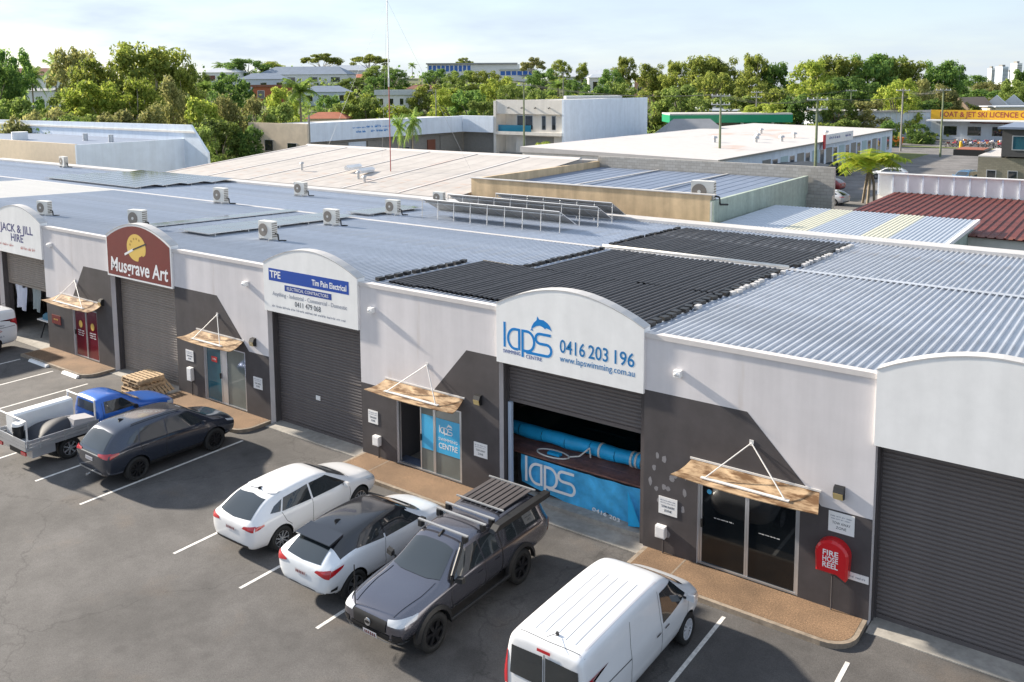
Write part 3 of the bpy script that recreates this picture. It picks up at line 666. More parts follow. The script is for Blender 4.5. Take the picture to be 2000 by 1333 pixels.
# ================================================================== air conditioner units on the roof
M_ac = mat('cream air conditioner case', (.66, .64, .59), .5, var=.05); M_grill = mat('fan grille', (.22,.19,.16), .6)
def ac_proto():
    o = thing('air_conditioner', '', 'air conditioner', group='air conditioners on the roofs')
    MB().box(-.45,.45,-.18,.18,.12,.92).build('case', M_ac, o, fix=False)
    MB().cyl((-.12,-.182,.52),(-.12,-.20,.52),.30,n=20).build('fan_grille', M_grill, o)
    MB().cyl((-.12,-.201,.52),(-.12,-.215,.52),.07,n=10).build('fan_hub', M_ac, o)
    mb = MB()
    for i in range(7): mb.box(.452,.462,-.15,.15,.2+i*.1,.25+i*.1)
    mb.build('side_grille', M_grill, o, fix=False)
    for s in (-.32,.32): MB().box(s-.04,s+.04,-.26,.26,0,.12).build('foot', M_galv, o, fix=False)
    MB().tube([(.45,.05,.35),(.62,.05,.33),(.66,.05,.05),(.9,.3,.03)],.035).build('pipe', M_black, o)
    return o
acp = ac_proto()
ACL = [(88,422,12,0.80,'cream air conditioner behind the hire sign'),(270,447,12,0.92,'tall cream air conditioner just behind the maroon art sign'),(432,398,4,0.96,'cream air conditioner on the white ridge line left of centre'),
       (588,383,4,0.92,'cream air conditioner furthest back, near the cream roof edge'),(524,470,2,0.88,'cream air conditioner nearest the flat solar panels'),(648,441,4,0.84,'cream air conditioner behind the ridge, right of flat panels'),
       (768,420,4,0.84,'cream air conditioner left of the tilted solar racks'),(858,399,4,0.76,'cream air conditioner partly behind the tilted solar racks'),(125,327,-4,1.00,'small cream air conditioner at far left near rusty parapet')]
for i, (px, py, az, s, lb) in enumerate(ACL):
    o = acp if i == 0 else copy_tree(acp)
    p = upz(px, py, 5.15); p = upz(px, py, rz(p.y)+.04); o.location = p; o.rotation_euler = (0,0,R(az)); o.scale = (s,s,s); o['label'] = lb
p = upz(1411, 383, 6.0); o = copy_tree(acp); o.location = (21.2, 22.85, 5.43); o.rotation_euler = (0,0,R(8)); o.scale = (1.3,1.3,1.35); o['label'] = 'cream air conditioner at the corner of tan and green walls'
# ================================================================== solar panels
M_pv = mat('solar cell glass', (.035,.04,.06), .08, spec=.7, var=.1); M_pvback = mat('white panel backing', (.40,.38,.35), .6, var=.08)
def pv_mesh(wd, ln):
    B = MB(); B.box(0, wd, 0, ln, 0, .035); B.cur = 1; B.add([(.02,.02,.037),(wd-.02,.02,.037),(wd-.02,ln-.02,.037),(.02,ln-.02,.037)], [(0,1,2,3)])
    B.cur = 2; B.add([(.03,.03,-.002),(.03,ln-.03,-.002),(wd-.03,ln-.03,-.002),(wd-.03,.03,-.002)], [(0,1,2,3)])
    me = bpy.data.meshes.new('panel'); me.from_pydata(B.v, [], B.f); me.polygons.foreach_set('material_index', B.m)
    for m in (M_alu, M_pv, M_pvback): me.materials.append(m)
    return me
PVM = pv_mesh(1.0, 1.65)
def tilted(px0, y, x0, x1, label):
    t = thing('solar_rack', label, 'solar panel', (x0, y, rz(y)+.05), group='tilted solar racks')
    n = int((x1-x0)/1.02); ang = R(28)
    for i in range(n):
        o = link('panel', PVM, t); o.location = (i*1.02, 0, .95); o.rotation_euler = (-ang, 0, 0)
    for i in range(0, n+1, 1):
        MB().cyl((i*1.02, .02, 0), (i*1.02, .06, .92), .024, n=6).build('leg', M_galv, t)
    for yy, zz in ((.25,.77),(1.25,.24)): MB().box(0, n*1.02, yy-.03, yy+.03, zz-.03, zz+.02).build('rail', M_galv, t, fix=False)
tilted(0, 13.6, 10.3, 18.6, 'nearest tilted rack of solar panels behind the roof ridge'); tilted(0, 16.4, 9.6, 18.9, 'middle tilted rack of solar panels'); tilted(0, 18.5, 11.2, 19.3, 'rear tilted rack of solar panels by the tan wall')
def flat(x0, y0, nx, ny, wd, ln, label, tilt=0., zoff=.16):
    t = thing('solar_array', label, 'solar panel', (x0, y0, 0), group='flat solar arrays')
    me = pv_mesh(wd, ln)
    for i in range(nx):
        for j in range(ny):
            o = link('panel', me, t); yy = y0+j*(ln+.02); o.location = (i*(wd+.02), j*(ln+.02), rz(yy)+zoff); o.rotation_euler = (math.atan(RSL)+tilt, 0, 0)
    for j in range(ny): MB().box(0, nx*(wd+.02), j*(ln+.02)+.3, j*(ln+.02)+.36, rz(y0+j*ln)+.03, rz(y0+j*ln)+zoff-.03).build('rail', M_galv, t, fix=False)
flat(5.9, 2.9, 2, 5, 1.05, 1.66, 'flat row of solar panels between two air conditioners'); flat(6.4, 12.2, 1, 4, 1.6, 1.0, 'small flat solar array behind the roof ridge')
flat(3.0, 2.2, 1, 9, .9, .98, 'narrow dark solar strip beside the art shop roof', zoff=.10)
flat(-25.0, 12.4, 11, 4, 1.05, 1.85, 'large solar array reflecting the trees, behind the ridge', zoff=.16, tilt=.085)
# ================================================================== pallets by the art shop roller door
M_pal = mat('raw pallet timber', (.46,.33,.20), .85, var=.25, scale=8)
PB = bpy.data.meshes.new('board'); mb = MB().box(0,1.1,0,.11,0,.022); PB.from_pydata(mb.v,[],mb.f); PB.materials.append(M_pal)
BB = bpy.data.meshes.new('bearer'); mb = MB().box(0,.07,0,1.1,0,.09); BB.from_pydata(mb.v,[],mb.f); BB.materials.append(M_pal)
for i in range(5):
    t = thing('pallet', ['lowest','second','middle','fourth','topmost'][i]+' timber pallet in the stack by the roller door', 'pallet', (8.15+.03*i*(-1)**i, -1.35+(.03*i if i < 4 else 0), G+i*.145), R(-4+3*(i % 3)), 'stacked pallets')
    for j in range(3): o = link('bearer', BB, t); o.location = (.0+j*.515, 0, .024)
    for j in range(7): o = link('board', PB, t); o.location = (0, j*.165, .115)
    for j in range(3): o = link('board', PB, t); o.location = (0, j*.495, .001)
t = thing('pallet', 'loose timber pallet leaning on the stack', 'pallet', (9.05, -1.1, G+.35), 0, 'stacked pallets'); t.rotation_euler = (R(0), R(38), R(12))
for j in range(3): o = link('bearer', BB, t); o.location = (j*.515, 0, .024)
for j in range(7): o = link('board', PB, t); o.location = (0, j*.165, .115)
# ================================================================== vehicles
def paint(name, c, metal=.0, rough=.35, coat=.8): return mat(name, c, rough, metal, coat=coat, var=.03, scale=1.5)
M_carglass = mat('car glass', (.02, .026, .03), .03, spec=1., coat=.6)
def freeze(o):
    dg = bpy.context.evaluated_depsgraph_get(); me = bpy.data.meshes.new_from_object(o.evaluated_get(dg)); o.modifiers.clear(); old = o.data; o.data = me; bpy.data.meshes.remove(old); return me
class Car:
    def __init__(s, name, label, cat, st, mats, wheels, r, clad=None, body='body'):
        s.o = thing(name, label, cat, group='cars in the car park'); B = MB(); rings = []
        for (y, zb, ws, zs, wm, zm, wb, zl, wr, ze, zt) in st:
            h = [(0, zb), (ws*.8, zb), (ws, zs), (wm, zm), (wb, zl), (wb-(wb-wr)*.14, zl+(ze-zl)*.12), (wr+(wb-wr)*.06, ze-(ze-zl)*.08), (wr*.93, ze+(zt-ze)*.35), (wr*.62, zt-(zt-ze)*.12), (0, zt)]
            rings.append([(x, y, z) for x, z in h]+[(-x, y, z) for x, z in h[-2:0:-1]])
        n = len(rings[0]); vs = [p for r_ in rings for p in r_]
        fs = [(i*n+j, i*n+(j+1) % n, (i+1)*n+(j+1) % n, (i+1)*n+j) for i in range(len(st)-1) for j in range(n)]
        fs += [tuple(range(n-1, -1, -1)), tuple(range((len(st)-1)*n, len(st)*n))]
        B.add(vs, fs); b = B.build(body, mats, s.o, smooth=True); s.body = b
        sd = b.modifiers.new('s', 'SUBSURF'); sd.levels = 2; sd.render_levels = 2
        me = freeze(b)
        s.bvh = BVHTree.FromPolygons([v.co.copy() for v in me.vertices], [tuple(p.vertices) for p in me.polygons])
        if wheels:
            c = MB()
            hw = max(t[4] for t in st)
            for y in wheels:
                for sg in (-1, 1): c.cyl((sg*(hw-.30), y, r-.01), (sg*(hw+.2), y, r-.01), r+.065, n=28)
            co = c.build('cutter', mats if len(mats) > 1 else mats*2, None); co.data.polygons.foreach_set('material_index', [len(mats)-1]*len(co.data.polygons))
            bo = b.modifiers.new('b', 'BOOLEAN'); bo.operation = 'DIFFERENCE'; bo.object = co; bo.solver = 'EXACT'
            me = freeze(b); bpy.data.objects.remove(co)
        for p in me.polygons:
            p.use_smooth = True
            if clad and p.material_index == 0:
                k = clad(p.center); 
                if k: p.material_index = k
        try: me.set_sharp_from_angle(angle=R(38))
        except Exception: pass
    def hit(s, a, b, d, off):
        if d == 'R': o, v = Vector((3, a, b)), Vector((-1, 0, 0))
        elif d == 'L': o, v = Vector((-3, a, b)), Vector((1, 0, 0))
        elif d == 'T': o, v = Vector((a, b, 4)), Vector((0, 0, -1))
        elif d == 'B': o, v = Vector((a, -6, b)), Vector((0, 1, 0))
        else: o, v = Vector((a, 6, b)), Vector((0, -1, 0))
        loc, nor, i, dist = s.bvh.ray_cast(o, v)
        if loc is None:
            loc, nor, i, dist = s.bvh.find_nearest(o+v*(o.length*.6))
        if nor.dot(v) > 0: nor = -nor
        return loc+nor*off
    def patch(s, name, bot, top, d, m, off=.008, n=10, k=6, parent=None):
        def samp(pl, t):
            f = t*(len(pl)-1); i = min(int(f), len(pl)-2); f -= i; a, b = pl[i], pl[i+1]; return (a[0]+(b[0]-a[0])*f, a[1]+(b[1]-a[1])*f)
        vs = []
        for j in range(k+1):
            for i in range(n+1):
                a = samp(bot, i/n); b = samp(top, i/n); v = j/k
                vs.append(s.hit(a[0]+(b[0]-a[0])*v, a[1]+(b[1]-a[1])*v, d, off))
        q = n+1
        return MB().add(vs, [(j*q+i, j*q+i+1, (j+1)*q+i+1, (j+1)*q+i) for j in range(k) for i in range(n)]).build(name, m, parent or s.o, smooth=True, fix=False)
    def both(s, name, bot, top, m, **kw): return [s.patch(name, bot, top, d, m, **kw) for d in ('R', 'L')]
    def seam(s, pts, d, wd=.012, m=None, off=.003, name='panel_gap'):
        lo = []; hi = []
        for i, p in enumerate(pts):
            a = Vector(pts[max(i-1, 0)]); b = Vector(pts[min(i+1, len(pts)-1)]); t = (b-a).normalized(); q = Vector((-t.y, t.x))*wd/2
            lo.append((p[0]-q.x, p[1]-q.y)); hi.append((p[0]+q.x, p[1]+q.y))
        return s.patch(name, lo, hi, d, m or M_black, off=off, n=max(8, len(pts)*5), k=1)
    def wheels(s, ys, hw, r, wd, rim, spokes, tyre=M_rubber):
        key = (r, wd, rim.name, spokes)
        B = MB(); n = 28; prof = [(-wd/2, r*.62), (-wd/2, r*.9), (-wd/2+.03, r), (wd/2-.03, r), (wd/2, r*.93), (wd/2+.006, r*.80), (wd/2-.012, r*.66), (wd/2-.05, r*.64)]
        vs = [(x, q*math.cos(2*math.pi*i/n), q*math.sin(2*math.pi*i/n)) for x, q in prof for i in range(n)]
        fs = [(j*n+i, j*n+(i+1) % n, (j+1)*n+(i+1) % n, (j+1)*n+i) for j in range(len(prof)-1) for i in range(n)]
        B.add(vs, fs)
        Bm = MB(); Bm.cyl((-wd/2+.01, 0, 0), (wd/2-.075, 0, 0), r*.635, n=24)          # barrel back, dark
        Rm = MB(); q = r*.66
        Rm.add([(x, w_*math.cos(2*math.pi*i/n), w_*math.sin(2*math.pi*i/n)) for x, w_ in ((wd/2-.045, q*.90), (wd/2-.008, q*.92), (wd/2-.010, q*.985), (wd/2-.05, q)) for i in range(n)],
               [(j*n+i, j*n+(i+1) % n, (j+1)*n+(i+1) % n, (j+1)*n+i) for j in range(3) for i in range(n)])
        Rm.cyl((wd/2-.06, 0, 0), (wd/2-.01, 0, 0), q*.20, q*.17, n=14)
        for i in range(spokes):
            a = 2*math.pi*i/spokes; c, sn = math.cos(a), math.sin(a); t0, t1 = q*.075*min(1.6, 9/spokes), q*.10*min(1.6, 9/spokes)
            def pt(x, rad, off): return (x, rad*c-off*sn, rad*sn+off*c)
            Rm.hexa([pt(wd/2-.05, q*.12, -t0), pt(wd/2-.05, q*.92, -t1), pt(wd/2-.05, q*.92, t1), pt(wd/2-.05, q*.12, t0), pt(wd/2-.014, q*.12, -t0), pt(wd/2-.012, q*.92, -t1), pt(wd/2-.012, q*.92, t1), pt(wd/2-.014, q*.12, t0)])
        first = None
        for y in ys:
            for sg in (1, -1):
                if first is None:
                    w_ = B.build('wheel', tyre, s.o, smooth=True); b_ = Bm.build('brake_disc', M_black, w_); rm_ = Rm.build('rim', rim, w_, smooth=False); first = (w_.data, b_.data, rm_.data)
                else:
                    w_ = link('wheel', first[0], s.o); b_ = link('brake_disc', first[1], w_); rm_ = link('rim', first[2], w_)
                w_.location = (sg*(hw-wd/2-.015), y, r); w_.rotation_euler = (0, 0, 0 if sg > 0 else math.pi)
    def mirror(s, y, z, x, m):
        for sg in (1, -1):
            MB().hexa([(sg*(x+.02), y-.05, z-.06), (sg*(x+.21), y-.07, z-.05), (sg*(x+.20), y+.03, z-.04), (sg*(x+.02), y+.07, z-.05), (sg*(x+.03), y-.05, z+.06), (sg*(x+.20), y-.07, z+.08), (sg*(x+.19), y+.02, z+.06), (sg*(x+.03), y+.05, z+.04)]).build('mirror', m, s.o)
            MB().cyl((sg*(x-.06), y, z-.05), (sg*(x+.06), y-.01, z-.03), .025).build('mirror_arm', M_black, s.o)
    def handles(s, spots, m):
        for y, z in spots:
            for d in ('R', 'L'): s.patch('door_handle', [(y-.09, z-.013), (y+.09, z-.013)], [(y-.09, z+.013), (y+.09, z+.013)], d, m, off=.022, n=4, k=1)
    def fin(s, y, m):
        z = s.hit(0, y, 'T', 0).z; MB().hexa([(-.03, y-.09, z-.01), (.03, y-.09, z-.01), (.03, y+.11, z-.01), (-.03, y+.11, z-.01), (-.006, y-.10, z+.06), (.006, y-.10, z+.06), (.006, y-.03, z+.05), (-.006, y-.03, z+.05)]).build('aerial_fin', m, s.o)
    def plate_text(s, x0, x1, z0, z1, d, m, off):
        n = 6; w_ = (x1-x0)/n
        for i in range(n): s.patch('plate_character', [(x0+w_*(i+.18), z0), (x0+w_*(i+.78), z0)], [(x0+w_*(i+.18), z1), (x0+w_*(i+.78), z1)], d, m, off=off, n=1, k=1)
    def place(s, x, y, rz_=0, z=G, label=None): s.o.location = (x, y, z); s.o.rotation_euler = (0, 0, rz_); return s.o

# ---- white hatchback
P_white = paint('pearl white car paint', (.74, .74, .75), 0, .3)
S_hatch = [(-2.23,.42,.55,.46,.68,.58,.66,.78,.56,.86,.88),(-2.16,.30,.74,.36,.84,.58,.81,.88,.62,.96,.99),(-2.05,.25,.80,.32,.885,.60,.85,.93,.65,1.04,1.07),(-1.72,.21,.82,.30,.90,.62,.865,.97,.63,1.25,1.30),(-1.42,.2,.83,.28,.90,.62,.868,.97,.61,1.36,1.40),(-.7,.2,.84,.28,.897,.62,.868,.95,.61,1.41,1.455),
 (.0,.2,.84,.28,.895,.62,.866,.93,.60,1.40,1.45),(.38,.2,.84,.28,.895,.61,.863,.92,.59,1.35,1.40),(.75,.2,.84,.28,.895,.60,.86,.91,.61,1.16,1.21),(1.12,.2,.84,.29,.895,.60,.85,.89,.67,.96,1.00),(1.55,.22,.83,.30,.89,.60,.83,.84,.65,.89,.93),(1.9,.24,.78,.32,.86,.57,.77,.76,.58,.82,.86),(2.12,.28,.66,.34,.76,.54,.66,.67,.48,.72,.75),(2.22,.34,.48,.38,.56,.5,.48,.60,.34,.63,.64)]
c = Car('hatchback', 'white hatchback with silver rims parked nose in', 'car', S_hatch, [P_white, M_black], (1.36, -1.34), .325, clad=lambda p: 1 if p.z < .27 else 0)
def hatch_details(c, rim=M_chrome, spokes=9, pm=P_white):
    c.patch('windscreen', [(-.60,1.06),(-.30,1.14),(.30,1.14),(.60,1.06)], [(-.53,.47),(-.27,.44),(.27,.44),(.53,.47)], 'T', M_carglass)
    c.patch('rear_window', [(-.60,1.03),(0,1.0),(.60,1.03)], [(-.50,1.335),(0,1.36),(.50,1.335)], 'B', M_carglass)
    c.patch('spoiler', [(-.55,1.375),(0,1.40),(.55,1.375)], [(-.52,1.40),(0,1.425),(.52,1.40)], 'B', pm, off=.02, k=2)
    c.both('side_window', [(-.28,.975),(.92,.955)], [(-.26,1.32),(.34,1.31)], M_carglass); c.both('side_window', [(-1.28,1.02),(-.34,.98)], [(-1.12,1.27),(-.32,1.32)], M_carglass); c.both('quarter_window', [(-1.62,1.07),(-1.33,1.03)], [(-1.45,1.18),(-1.17,1.26)], M_carglass)
    for d, sg in (('B', 1), ('B', -1)): c.patch('tail_lamp', [(sg*.44,.84),(sg*.80,.80)], [(sg*.50,.90),(sg*.80,.93)], 'B', M_red, off=.01)
    for d in ('R', 'L'): c.patch('tail_lamp', [(-2.12,.82),(-1.86,.88)], [(-2.10,.92),(-1.86,.92)], d, M_red, off=.008); c.patch('headlamp', [(1.72,.70),(2.10,.60)], [(1.62,.79),(2.05,.68)], d, M_lens, off=.008)
    c.patch('number_plate', [(-.19,.70),(.19,.70)], [(-.19,.81),(.19,.81)], 'B', M_plate, off=.014); c.patch('bumper_insert', [(-.62,.34),(.62,.34)], [(-.62,.42),(.62,.42)], 'B', M_black, off=.006)
    for d in ('R', 'L'):
        c.seam([(.98,.92),(1.0,.6),(.92,.33)], d); c.seam([(-.31,.97),(-.32,.6),(-.3,.32)], d); c.seam([(-1.30,1.0),(-1.18,.75),(-1.02,.6)], d)
    c.seam([(-.66,1.12),(0,1.2),(.66,1.12)], 'T')
    c.handles([(-.16,.80),(-1.12,.84)], pm); c.mirror(.80,.98,.86,pm); c.fin(-1.25, M_black); c.wheels((1.36,-1.34), .895, .325, .21, rim, spokes)
hatch_details(c); c.plate_text(-.16,.16,.725,.785,'B',M_maroon,.018); hatch = c; c.place(21.55, -3.98)
# ---- pale crossover with a black roof
P_pearl = paint('pale silver blue car paint', (.72, .75, .79), 0, .3); P_blk = paint('gloss black roof paint', (.015,.016,.02), 0, .15)
S_chr = [(-2.18,.48,.6,.52,.74,.66,.72,.86,.60,.94,.97),(-2.10,.38,.74,.44,.87,.68,.85,1.0,.66,1.06,1.09),(-1.9,.30,.82,.38,.91,.72,.885,1.07,.62,1.20,1.24),(-1.55,.26,.84,.36,.915,.72,.885,1.10,.60,1.39,1.43),(-1.2,.24,.84,.34,.905,.68,.87,1.10,.60,1.47,1.52),(-.5,.24,.83,.34,.885,.64,.855,1.05,.60,1.51,1.565),
 (.2,.24,.83,.34,.885,.64,.852,1.0,.59,1.49,1.545),(.5,.24,.83,.34,.89,.65,.85,.98,.58,1.42,1.47),(.85,.24,.84,.34,.90,.66,.85,.97,.62,1.20,1.25),(1.2,.25,.84,.35,.905,.67,.85,.95,.68,1.01,1.05),(1.6,.28,.82,.37,.90,.66,.83,.90,.64,.95,.99),(1.95,.32,.76,.40,.85,.62,.76,.80,.54,.86,.89),(2.12,.38,.6,.44,.7,.58,.6,.70,.40,.74,.76),(2.18,.44,.42,.48,.5,.56,.42,.65,.28,.68,.69)]
def chr_clad(p):
    if p.z < .40 and abs(p.x) > .3: return 1
    if p.z < .46 and p.y < -1.9: return 1
    if p.z > 1.30 or (p.z > 1.14+.0*p.y and -1.7 < p.y < .5 and abs(p.x) < .80): return 2
    return 0
c = Car('crossover', 'pale silver crossover with gloss black roof and rear spoiler', 'car', S_chr, [P_pearl, M_black, P_blk, M_black], (1.30, -1.34), .355, clad=chr_clad)
c.patch('windscreen', [(-.60,1.16),(-.3,1.24),(.3,1.24),(.60,1.16)], [(-.52,.56),(-.26,.53),(.26,.53),(.52,.56)], 'T', M_carglass)
c.patch('rear_window', [(-.56,1.08),(0,1.06),(.56,1.08)], [(-.50,1.36),(0,1.38),(.50,1.36)], 'B', M_carglass)
MB().hexa([(-.58,-1.80,1.385),(.58,-1.80,1.385),(.55,-1.38,1.44),(-.55,-1.38,1.44),(-.57,-1.82,1.42),(.57,-1.82,1.42),(.54,-1.36,1.50),(-.54,-1.36,1.50)]).build('spoiler', P_blk, c.o)
c.both('side_window', [(-.3,1.06),(.98,1.01)], [(-.28,1.40),(.46,1.38)], M_carglass); c.both('side_window', [(-1.22,1.17),(-.35,1.07)], [(-.98,1.36),(-.33,1.40)], M_carglass)
for sg in (1,-1): c.patch('tail_lamp', [(sg*.46,.93),(sg*.84,.84)], [(sg*.50,.97),(sg*.84,1.02)], 'B', M_red, off=.02)
for d in ('R','L'):
    c.patch('tail_lamp', [(-2.08,.86),(-1.72,.98)], [(-2.04,1.0),(-1.68,1.03)], d, M_red, off=.012); c.patch('headlamp', [(1.55,.80),(2.06,.66)], [(1.50,.88),(2.0,.74)], d, M_carglass, off=.01)
    c.seam([(.98,1.0),(1.02,.7),(.92,.42)], d); c.seam([(-.32,1.06),(-.36,.7),(-.32,.42)], d); c.patch('fog_reflector', [(-2.02,.50),(-1.86,.50)], [(-2.02,.56),(-1.86,.60)], d, M_black, off=.01)
c.patch('number_plate', [(-.19,.74),(.19,.74)], [(-.19,.85),(.19,.85)], 'B', M_plate, off=.014); c.patch('bumper_trim', [(-.66,.44),(.66,.44)], [(-.66,.47),(.66,.47)], 'B', M_alu, off=.014)
c.handles([(-.18,.86)], P_pearl); c.mirror(.86,1.06,.86,M_black); c.fin(-1.02, M_black); c.wheels((1.30,-1.34), .90, .355, .22, mat('two tone rim', (.30,.30,.31), .3, .8), 5); c.plate_text(-.16,.16,.765,.825,'B',M_maroon,.018); chr_ = c; c.place(24.62, -4.42)
# ---- dark grey SUV
P_grey = paint('graphite car paint', (.045,.055,.08), .6, .18, 1.)
S_suv = [(-2.30,.45,.60,.50,.72,.62,.70,.85,.58,.93,.95),(-2.23,.36,.76,.42,.87,.64,.85,.98,.66,1.06,1.09),(-2.10,.30,.82,.38,.91,.68,.885,1.03,.68,1.22,1.26),(-1.85,.26,.85,.36,.927,.70,.90,1.06,.66,1.47,1.52),(-1.62,.25,.86,.35,.927,.70,.90,1.07,.65,1.58,1.63),(-1.2,.24,.86,.34,.922,.68,.895,1.06,.65,1.62,1.68),(-.3,.24,.86,.34,.92,.68,.89,1.05,.65,1.63,1.69),
 (.3,.24,.86,.34,.92,.68,.888,1.04,.64,1.60,1.655),(.62,.24,.86,.34,.92,.68,.885,1.03,.63,1.53,1.58),(1.0,.24,.86,.34,.922,.68,.88,1.02,.66,1.28,1.33),(1.32,.25,.86,.35,.925,.69,.87,1.0,.72,1.09,1.13),(1.75,.28,.84,.37,.92,.68,.85,.95,.68,1.02,1.06),(2.1,.32,.80,.40,.88,.65,.80,.85,.60,.93,.97),(2.25,.38,.66,.45,.76,.62,.68,.75,.48,.79,.81),(2.30,.45,.50,.5,.58,.6,.5,.69,.36,.73,.74)]
c = Car('suv', 'dark graphite suv with black rims, parked between blue ute and empty bay', 'car', S_suv, [P_grey, M_black], (1.37, -1.32), .365, clad=lambda p: 1 if p.z < .42 else 0)
c.patch('windscreen', [(-.62,1.28),(-.3,1.36),(.3,1.36),(.62,1.28)], [(-.56,.66),(-.28,.63),(.28,.63),(.56,.66)], 'T', M_carglass); c.patch('rear_window', [(-.62,1.12),(0,1.1),(.62,1.12)], [(-.53,1.50),(0,1.53),(.53,1.50)], 'B', M_carglass)
c.both('side_window', [(-.28,1.10),(1.02,1.08)], [(-.26,1.51),(.55,1.48)], M_carglass); c.both('side_window', [(-1.18,1.12),(-.33,1.10)], [(-1.10,1.50),(-.31,1.51)], M_carglass); c.both('quarter_window', [(-1.58,1.20),(-1.23,1.15)], [(-1.42,1.36),(-1.16,1.48)], M_carglass)
for sg in (1,-1): c.patch('tail_lamp', [(sg*.44,.98),(sg*.84,.93)], [(sg*.44,1.04),(sg*.84,1.07)], 'B', M_red, off=.014); c.patch('roof_rail', [(sg*.60,-1.3),(sg*.60,.3)], [(sg*.57,-1.3),(sg*.57,.3)], 'T', M_black, off=.04, k=1)
c.patch('tailgate_trim', [(-.5,.965),(.5,.965)], [(-.5,1.0),(.5,1.0)], 'B', M_chrome, off=.012)
for d in ('R','L'):
    c.patch('tail_lamp', [(-2.16,.92),(-1.88,1.0)], [(-2.13,1.06),(-1.86,1.05)], d, M_red, off=.01); c.patch('headlamp', [(1.86,.84),(2.18,.74)], [(1.80,.92),(2.14,.82)], d, M_lens, off=.01)
    c.seam([(1.08,1.05),(1.12,.75),(1.0,.42)], d); c.seam([(-.31,1.1),(-.36,.75),(-.32,.42)], d); c.seam([(-1.2,1.12),(-1.12,.9),(-1.02,.78)], d)
c.patch('number_plate', [(-.19,.78),(.19,.78)], [(-.19,.89),(.19,.89)], 'B', M_plate, off=.014); c.patch('bumper_trim', [(-.6,.44),(.6,.44)], [(-.6,.5),(.6,.5)], 'B', M_galv, off=.012)
MB().cyl((0,-2.28,.36),(0,-2.42,.36),.035).build('tow_hitch', M_chrome, c.o)
c.handles([(-.16,.94),(-1.06,.97)], P_grey); c.mirror(.92,1.10,.90,P_grey); c.fin(-1.25, M_black); c.wheels((1.37,-1.32), .925, .365, .225, M_drim, 10); c.plate_text(-.16,.16,.805,.865,'B',M_inkgrey,.018); suv = c; c.place(14.80, -3.86)
# ---- dark dual cab pickup with canopy, reversed in
P_pick = paint('gunmetal car paint', (.155,.155,.185), .8, .2, 1.)
S_pick = [(-2.70,.62,.70,.66,.80,.8,.80,1.05,.66,1.08,1.10),(-2.62,.56,.80,.62,.88,.82,.88,1.12,.72,1.24,1.28),(-2.42,.52,.84,.60,.905,.84,.895,1.15,.71,1.68,1.73),(-2.2,.5,.86,.58,.91,.84,.90,1.16,.70,1.76,1.81),(-1.2,.5,.86,.58,.91,.84,.90,1.16,.69,1.78,1.83),(-.76,.48,.86,.56,.905,.84,.895,1.15,.68,1.77,1.82),(-.66,.48,.86,.56,.90,.84,.89,1.15,.66,1.69,1.75),(-.3,.46,.86,.54,.905,.84,.895,1.15,.64,1.72,1.79),
 (.3,.46,.86,.54,.905,.84,.895,1.14,.62,1.70,1.77),(.62,.46,.86,.54,.905,.84,.893,1.13,.61,1.62,1.68),(1.0,.46,.86,.54,.905,.84,.89,1.12,.66,1.35,1.40),(1.3,.46,.86,.54,.91,.84,.885,1.11,.74,1.18,1.22),(1.8,.48,.86,.56,.915,.82,.87,1.07,.74,1.14,1.18),(2.3,.50,.84,.58,.905,.78,.84,1.0,.70,1.08,1.12),(2.56,.52,.80,.6,.86,.75,.80,.93,.64,1.0,1.03),(2.66,.56,.68,.62,.74,.74,.68,.87,.52,.91,.93)]
c = Car('pickup', 'gunmetal dual cab pickup with canopy and roof racks, facing out', 'car', S_pick, [P_pick, M_black], (1.70, -1.40), .41, clad=lambda p: 1 if p.z < .55 and p.y < 2.3 else 0)
c.patch('windscreen', [(-.66,1.23),(-.35,1.33),(.35,1.33),(.66,1.23)], [(-.54,.62),(-.27,.58),(.27,.58),(.54,.62)], 'T', M_carglass); c.patch('rear_window', [(-.6,1.22),(.6,1.22)], [(-.56,1.62),(.56,1.62)], 'B', M_carglass)
c.both('side_window', [(-.02,1.20),(.98,1.18)], [(.0,1.60),(.55,1.57)], M_carglass); c.both('side_window', [(-.60,1.22),(-.07,1.20)], [(-.56,1.58),(-.05,1.60)], M_carglass); c.both('canopy_window', [(-2.25,1.24),(-.92,1.22)], [(-2.15,1.60),(-.95,1.63)], M_carglass)
for d in ('R','L'):
    c.seam([(1.08,1.12),(1.12,.85),(1.02,.58)], d); c.seam([(-.05,1.2),(-.08,.85),(-.05,.56)], d); c.seam([(-.70,1.75),(-.70,1.2),(-.70,.6)], d, wd=.03); c.seam([(-2.4,1.15),(-1.6,1.16),(-.75,1.16)], d)
    c.patch('headlamp', [(2.18,.94),(2.52,.90)], [(2.10,1.03),(2.46,1.00)], d, M_lens, off=.012)
for sg in (1,-1):
    c.patch('headlamp', [(sg*.50,.90),(sg*.80,.90)], [(sg*.46,.99),(sg*.80,1.02)], 'F', M_lens, off=.014); c.patch('fog_lamp_surround', [(sg*.60,.60),(sg*.80,.62)], [(sg*.60,.74),(sg*.80,.74)], 'F', M_black, off=.012); c.patch('tail_lamp', [(sg*.74,.78),(sg*.86,.78)], [(sg*.74,1.1),(sg*.86,1.1)], 'B', M_red, off=.012)
    c.seam([(sg*.60,1.32),(sg*.62,1.8),(sg*.52,2.5)], 'T', wd=.05, m=P_pick, off=.012, name='bonnet_ridge')
c.patch('grille', [(-.44,.72),(.44,.72)], [(-.46,.96),(.46,.96)], 'F', M_black, off=.02); c.patch('lower_grille', [(-.5,.58),(.5,.58)], [(-.54,.70),(.54,.70)], 'F', M_black, off=.012)
